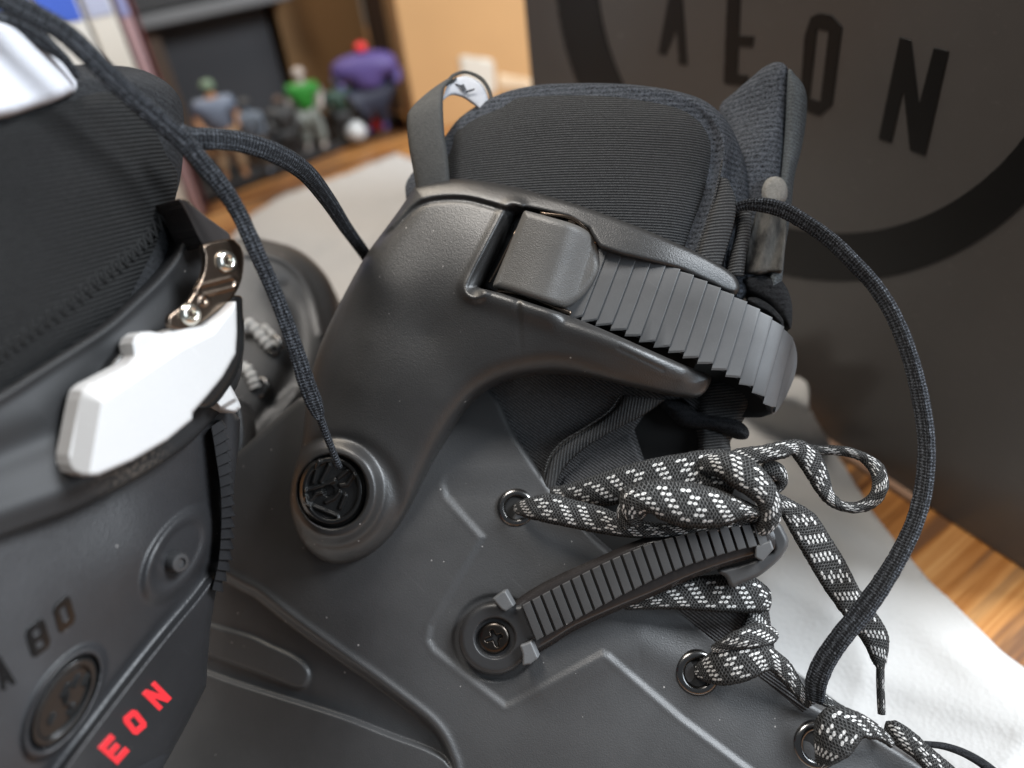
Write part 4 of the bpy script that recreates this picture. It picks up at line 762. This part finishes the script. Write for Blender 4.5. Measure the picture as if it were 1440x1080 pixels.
# liner and collar
loB = np.vstack([[(-80, 100)], spl([(0, 82), (33, 90), (70, 92), (100, 91), (140, 91), (187, 95), (222, 108), (245, 126), (257, 150), (259, 200), (254, 250), (246, 285), (250, 320), (240, 380)], 5), [(200, 450), (-80, 640)]])
H_lb = tps([(0, 300, -3), (150, 250, -3), (230, 300, -10), (250, 150, -14), (150, 110, -8), (0, 100, -4), (200, 400, -8), (0, 560, -3), (100, 450, -3)])
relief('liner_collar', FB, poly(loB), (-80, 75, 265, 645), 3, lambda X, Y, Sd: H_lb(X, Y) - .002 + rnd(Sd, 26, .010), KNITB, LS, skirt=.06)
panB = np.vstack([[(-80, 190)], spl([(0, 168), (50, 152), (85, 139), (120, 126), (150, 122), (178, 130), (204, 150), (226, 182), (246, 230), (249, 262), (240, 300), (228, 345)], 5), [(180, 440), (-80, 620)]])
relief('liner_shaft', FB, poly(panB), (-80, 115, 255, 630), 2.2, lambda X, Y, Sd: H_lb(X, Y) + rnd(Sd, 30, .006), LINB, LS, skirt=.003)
zz = []
zp = spl([(-20, 512), (20, 484), (60, 455), (100, 425), (140, 392), (175, 365), (205, 338), (230, 305)], 7)
for i, (x, y) in enumerate(zp): zz.append((x + (5 if i % 2 else -5), y + (10 if i % 2 else -10), 5, float(H_lb(A2([x]), A2([y]))[0] * 1000) + .3))
tube('zigzag_stitch', FB, zz, flat('stitch thread', (.006, .006, .006), .9), LS, .6, 2, 6)
wt = [(-60, 28), (0, 27), (20, 28), (40, 36), (62, 52), (83, 76), (98, 96), (107, 114), (108, 124), (102, 131), (80, 141), (50, 151), (20, 161), (-60, 178)]
WFAB = MT('white stretch fabric', (.50, .51, .55), .8); WFAB.bump(WFAB.noise(WFAB.co(), 500, 3), .0002)
relief('heel_tab', FB, poly(np.vstack([wt[:1], spl(wt[1:-1], 4), wt[-1:]])), (-60, 20, 115, 185), 2.2, lambda X, Y, Sd: H_lb(X, Y) + .004 + rnd(Sd, 16, .004), WFAB.m, LS, skirt=.003)
# cuff
cuB = np.vstack([[(-80, 596)], spl([(0, 551), (67, 508), (140, 461), (187, 421), (226, 384), (250, 350), (262, 300), (266, 282)], 5), spl([(276, 300), (284, 345), (300, 400), (336, 440), (342, 480), (337, 535), (312, 575), (290, 600), (258, 630), (200, 668), (140, 700), (95, 722), (0, 757), (-80, 790)], 5)])
H_cb = tps([(0, 560, -1), (100, 500, -1), (200, 420, -3), (262, 340, -8), (150, 560, 2), (0, 660, 2), (250, 500, 0), (330, 480, -12), (300, 580, -8), (180, 650, 4), (60, 720, 3), (-60, 700, 3)])
rimB = spl([(-80, 596), (0, 551), (67, 508), (140, 461), (187, 421), (226, 384), (250, 350), (262, 300)], 4)
def h_cb(X, Y, Sd):
    d = dseg(X, Y, rimB); h = H_cb(X, Y) + rnd(Sd, 8, .0022); h += .0012 * np.exp(-((d - 8) / 7) ** 2)
    lo_ = dseg(X, Y, spl([(-80, 750), (0, 722), (95, 688), (180, 650), (250, 606), (300, 560)], 4)); h += .0016 * np.exp(-(lo_ / 22) ** 2)
    h -= .0025 * np.exp(-((dseg(X, Y, [(-50, 660), (80, 610), (150, 520)]) / 30) ** 2)); return h
_mt = MT('scuffed left cuff plastic', (.02, .02, .021), .56, spec=.3); _p = FB.W(A2([185.]), A2([655.]), A2([.004]))[0]; _lp = inv_of(LS) @ Vector(_p)
_g = _mt.n('ShaderNodeVectorMath', operation='DISTANCE'); _q = _mt.n('ShaderNodeVectorMath', operation='MULTIPLY'); _mt.l(_mt.co(), _q.inputs[0]); _q.inputs[1].default_value = (1, 1.6, .2)
_mt.l(_q.outputs[0], _g.inputs[0]); _g.inputs[1].default_value = (_lp.x, _lp.y * 1.6, _lp.z * .2)
_k = _mt.ma('MULTIPLY', _mt.ramp(_g.outputs['Value'], [(.004, 1.), (.017, 0.)]), _mt.ramp(_mt.noise(_mt.co(), 700, 5, .8), [(.47, 0.), (.60, .8)]))
_b = _mt.mix(_mt.noise(_mt.co(), 25, 5, .6), (.015, .015, .0155), (.026, .026, .027)); _mt.color(_mt.dust(_mt.mix(_k, _b, (.14, .12, .10)), .06)); _mt.bump(_mt.noise(_mt.co(), 2000, 2), .00006)
CUFFB = _mt.m
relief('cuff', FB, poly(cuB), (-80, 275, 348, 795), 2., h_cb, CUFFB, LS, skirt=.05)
relief('hinge_block', FB, poly([(250, 279), (262, 281), (292, 306), (322, 328), (326, 339), (286, 348), (276, 330), (262, 300)]), (245, 274, 330, 352), 1.6, lambda X, Y, Sd: .004 - .00006 * (X - 250) + rnd(Sd, 3, .001), BAND, LS, skirt=.012)
# white lever with bevelled upper and left faces
lev = [(96, 655), (95, 640), (110, 563), (114, 549), (123, 540), (153, 524), (176, 512), (187, 500), (184, 483), (188, 474), (197, 467), (210, 466), (228, 469), (245, 462), (283, 458), (307, 443), (327, 424), (332, 424), (333, 467), (331, 498), (313, 530), (291, 557), (271, 580), (270, 590), (235, 619), (187, 647), (138, 668), (117, 670), (102, 664)]
face = [(143, 566), (258, 490), (300, 470), (340, 420), (360, 520), (300, 560), (272, 600), (190, 655), (122, 690)]
lv = relief('buckle_lever', FB, poly(lev), (88, 415, 340, 676), 1.3, lambda X, Y, Sd: .0095 + .0 * X + .0062 * np.clip(1 - sdf(X, Y, face) / 30, 0, 1) + rnd(Sd, 5, .0012), WHITEP, LS, skirt=.006)
0 and relief('lever_inset', FB, poly([(286, 466), (331, 424), (332, 446), (312, 470)]), (280, 420, 338, 474), 1.2, lambda X, Y, Sd: .0155 + rnd(Sd, 2, .0005), WHITEP, lv, skirt=.003)
relief('lever_back', FB, cpoly([(150, 525), (185, 482), (240, 460), (330, 415), (342, 440), (342, 500), (322, 545), (292, 575), (250, 560), (200, 520)], 4), (145, 405, 346, 580), 3, lambda X, Y, Sd: .0035 + rnd(Sd, 6, .001), GLOSS, lv, skirt=.006)
relief('lever_tip', FB, cpoly([(289, 568), (300, 556), (318, 538), (324, 542), (338, 569), (336, 576), (328, 581), (310, 577)], 3), (284, 532, 344, 586), 1.3, lambda X, Y, Sd: -.002 + .003 * sm(-sdf(X, Y, [(300, 560), (322, 540), (330, 560), (310, 572)]), -6, 1) + rnd(Sd, 6, .003), WHITEP, LS, skirt=.006)
# bronze-black metal plate with two rivets
pm = spl([(287, 344), (288, 360), (287, 376), (282, 393), (272, 412), (262, 426), (250, 434), (239, 443), (236, 452), (241, 461), (254, 465), (270, 463), (290, 450), (317, 430), (331, 413), (340, 393), (343, 365), (340, 350), (334, 342), (322, 336)], 5, True)
def h_pm(X, Y, Sd):
    h = .0105 + rnd(Sd, 3, .0006); e_ = dseg(X, Y, [(285, 408), (325, 398)]); h += .0003 * np.exp(-((e_ - 7) / 2.2) ** 2); g = np.hypot(X - 287, Y - 423); h += .0003 * np.exp(-((g - 5) / 2) ** 2)
    return h
pt = relief('buckle_plate', FB, lambda X, Y: sdf(X, Y, pm), (230, 330, 348, 470), 1.2, h_pm, GUN, LS, skirt=.0015, back=True)
for x, y in ((318, 368), (267, 442)):
    d = (FB.W(A2([x]), A2([y]))[0] - CAM) @ (M @ A2([0, 0, 1.])); R = 15.5 * d / F * 1000
    lathe('rivet', FB, (x, y), 10.6, [(R * .28, .2), (R * .34, 1.1), (R * .55, 1.5), (R * .82, 1.2), (R, .4), (R, -.5)], STEEL, pt, 28, sharp=60)
    lathe('rivet_hole', FB, (x, y), 10.9, [(R * .3, 0), (0.001, 0)], GUN, pt, 12)
# dark toothed strap hanging down beside the shell
ladder('ladder_strap', FB, [(312, 590, -8), (320, 640, -8), (324, 690, -8), (325, 740, -8), (321, 790, -8), (308, 832, -8)], [(297, 600, -6), (304, 645, -6), (310, 690, -6), (311, 740, -6), (307, 790, -6), (298, 830, -6)], 16, .0013, (flat('black strap', (.010, .010, .011), .4), DARK), LS, saw_px=0, topsaw=6)
relief('strap_loop', FT, cpoly([(300, 560), (335, 560), (345, 600), (343, 640), (334, 668), (322, 650), (305, 600)], 4), (290, 550, 352, 675), 2, lambda X, Y, Sd: .05 + rnd(Sd, 8, .004), LADDERD, LS, skirt=.02)
# front of the left boot reaching past the cuff
toe = np.vstack([spl([(300, 345), (345, 334), (377, 338), (417, 350), (447, 373), (467, 402), (476, 440), (476, 500), (468, 600), (440, 720), (400, 800), (350, 840)], 5), [(280, 840), (270, 345)]])
H_to = tps([(340, 345, -10), (400, 360, -12), (470, 420, -20), (400, 480, 4), (350, 500, 6), (430, 600, 0), (380, 700, 2), (340, 800, -4)])
def h_to(X, Y, Sd):
    d = dseg(X, Y, spl([(345, 356), (390, 362), (420, 385), (440, 420), (452, 470)], 4)); h = H_to(X, Y) + rnd(Sd, 26, .010) + .002 * np.exp(-(d / 6) ** 2)
    d2 = dseg(X, Y, spl([(395, 410), (415, 440), (418, 490), (400, 545), (370, 600)], 4)); h -= .0035 * np.exp(-(d2 / 16) ** 2); h += .003 * sm(-sdf(X, Y, spl([(330, 640), (400, 555), (420, 560), (360, 640), (330, 700)], 3, True)), -8, 8); return h
relief('boot_toe', FT, poly(toe), (265, 325, 482, 845), 2.4, h_to, SHELL, LS, skirt=.05)
for rows in ([(338, 452, 340, 478, 8, 8), (352, 444, 350, 468, 9, 9), (366, 456, 358, 478, 9, 9), (378, 470, 368, 490, 9, 9), (386, 480, 376, 498, 8, 8)], [(340, 500, 338, 530, 8, 8), (352, 510, 344, 530, 9, 9), (360, 524, 350, 540, 9, 9), (366, 540, 354, 550, 8, 8)], [(372, 454, 366, 462, 6, 6), (386, 466, 378, 474, 6, 6), (396, 484, 386, 490, 6, 6)]):
    Q = spl([tuple(r) for r in rows], 3)
    for i in range(0, len(Q) - 1, 2):
        pass
    lw = MT('pale lace', (.42, .42, .41), .9); tube('lace', FT, [((r[0] + r[2]) / 2 + 0, (r[1] + r[3]) / 2, (18 if rows[0][0] != 372 else 11) * (1 if k % 2 else .72), r[4]) for k, r in enumerate(spl([tuple(q) for q in rows], 3))], lw.m, LS, .6, 3, 12)
for x, y in ((386, 486), (367, 545)):
    lathe('eyelet', FT, (x, y), 6, [(5.4, -.5), (5.2, 1.2), (4., 1.8), (3.2, 1.), (2.8, -1), (.001, -1)], EYE, LS, 28, axis=FT.O + FT.ex * -.5, sharp=80)
# cords of the left liner, draped across to the right skate
cm = [(-40, -30, 38, -2), (-5, -8, 36, 2), (30, 12, 34, 5), (85, 42, 32, 8), (130, 82, 31, 9), (172, 124, 30, 9), (215, 162, 30, 8), (255, 196, 30, 7), (285, 230, 29, 7), (313, 264, 27, 8), (336, 300, 25, 8), (358, 348, 24, 10), (377, 390, 23, 10), (396, 436, 22, 10), (414, 486, 23, 10), (430, 535, 25, 9), (440, 562, 25, 8), (447, 580, 19, 7), (450, 590, 10, 7)]
# these cross from one skate to the other: a frame of their own, in front of both
FC = frame_iz((270, 200), 4.45, -.0030, -.0004); fix_origin(FC, (270, 200))
tube('liner_cord', FC, cm, CORD, LS, .42, 8, 24, rot=[0, 8, 15, 10, 5], fuzz=.00005)
tube('aglet', FC, [(448, 582, 12, 6), (457, 606, 11, 5), (467, 632, 10, 5), (477, 657, 10, 4)], CORD, LS, 1., 5, 10)
tube('liner_cord', FC, [(250, 186, 26, 0), (272, 194, 28, 0), (300, 195, 30, 2), (345, 201, 29, 2), (392, 218, 29, 1), (430, 243, 27, -6), (460, 280, 23, -16), (485, 318, 19, -28), (508, 350, 17, -40), (540, 395, 17, -58)], CORD, LS, .4, 8, 18)
tube('liner_cord', FC, [(-40, 24, 30, -10), (0, 30, 26, -8), (30, 38, 24, -7), (60, 58, 22, -6), (90, 82, 14, -5), (110, 110, 10, -6)], CORD, LS, .5, 8, 14)
S.cycles.use_denoising = True
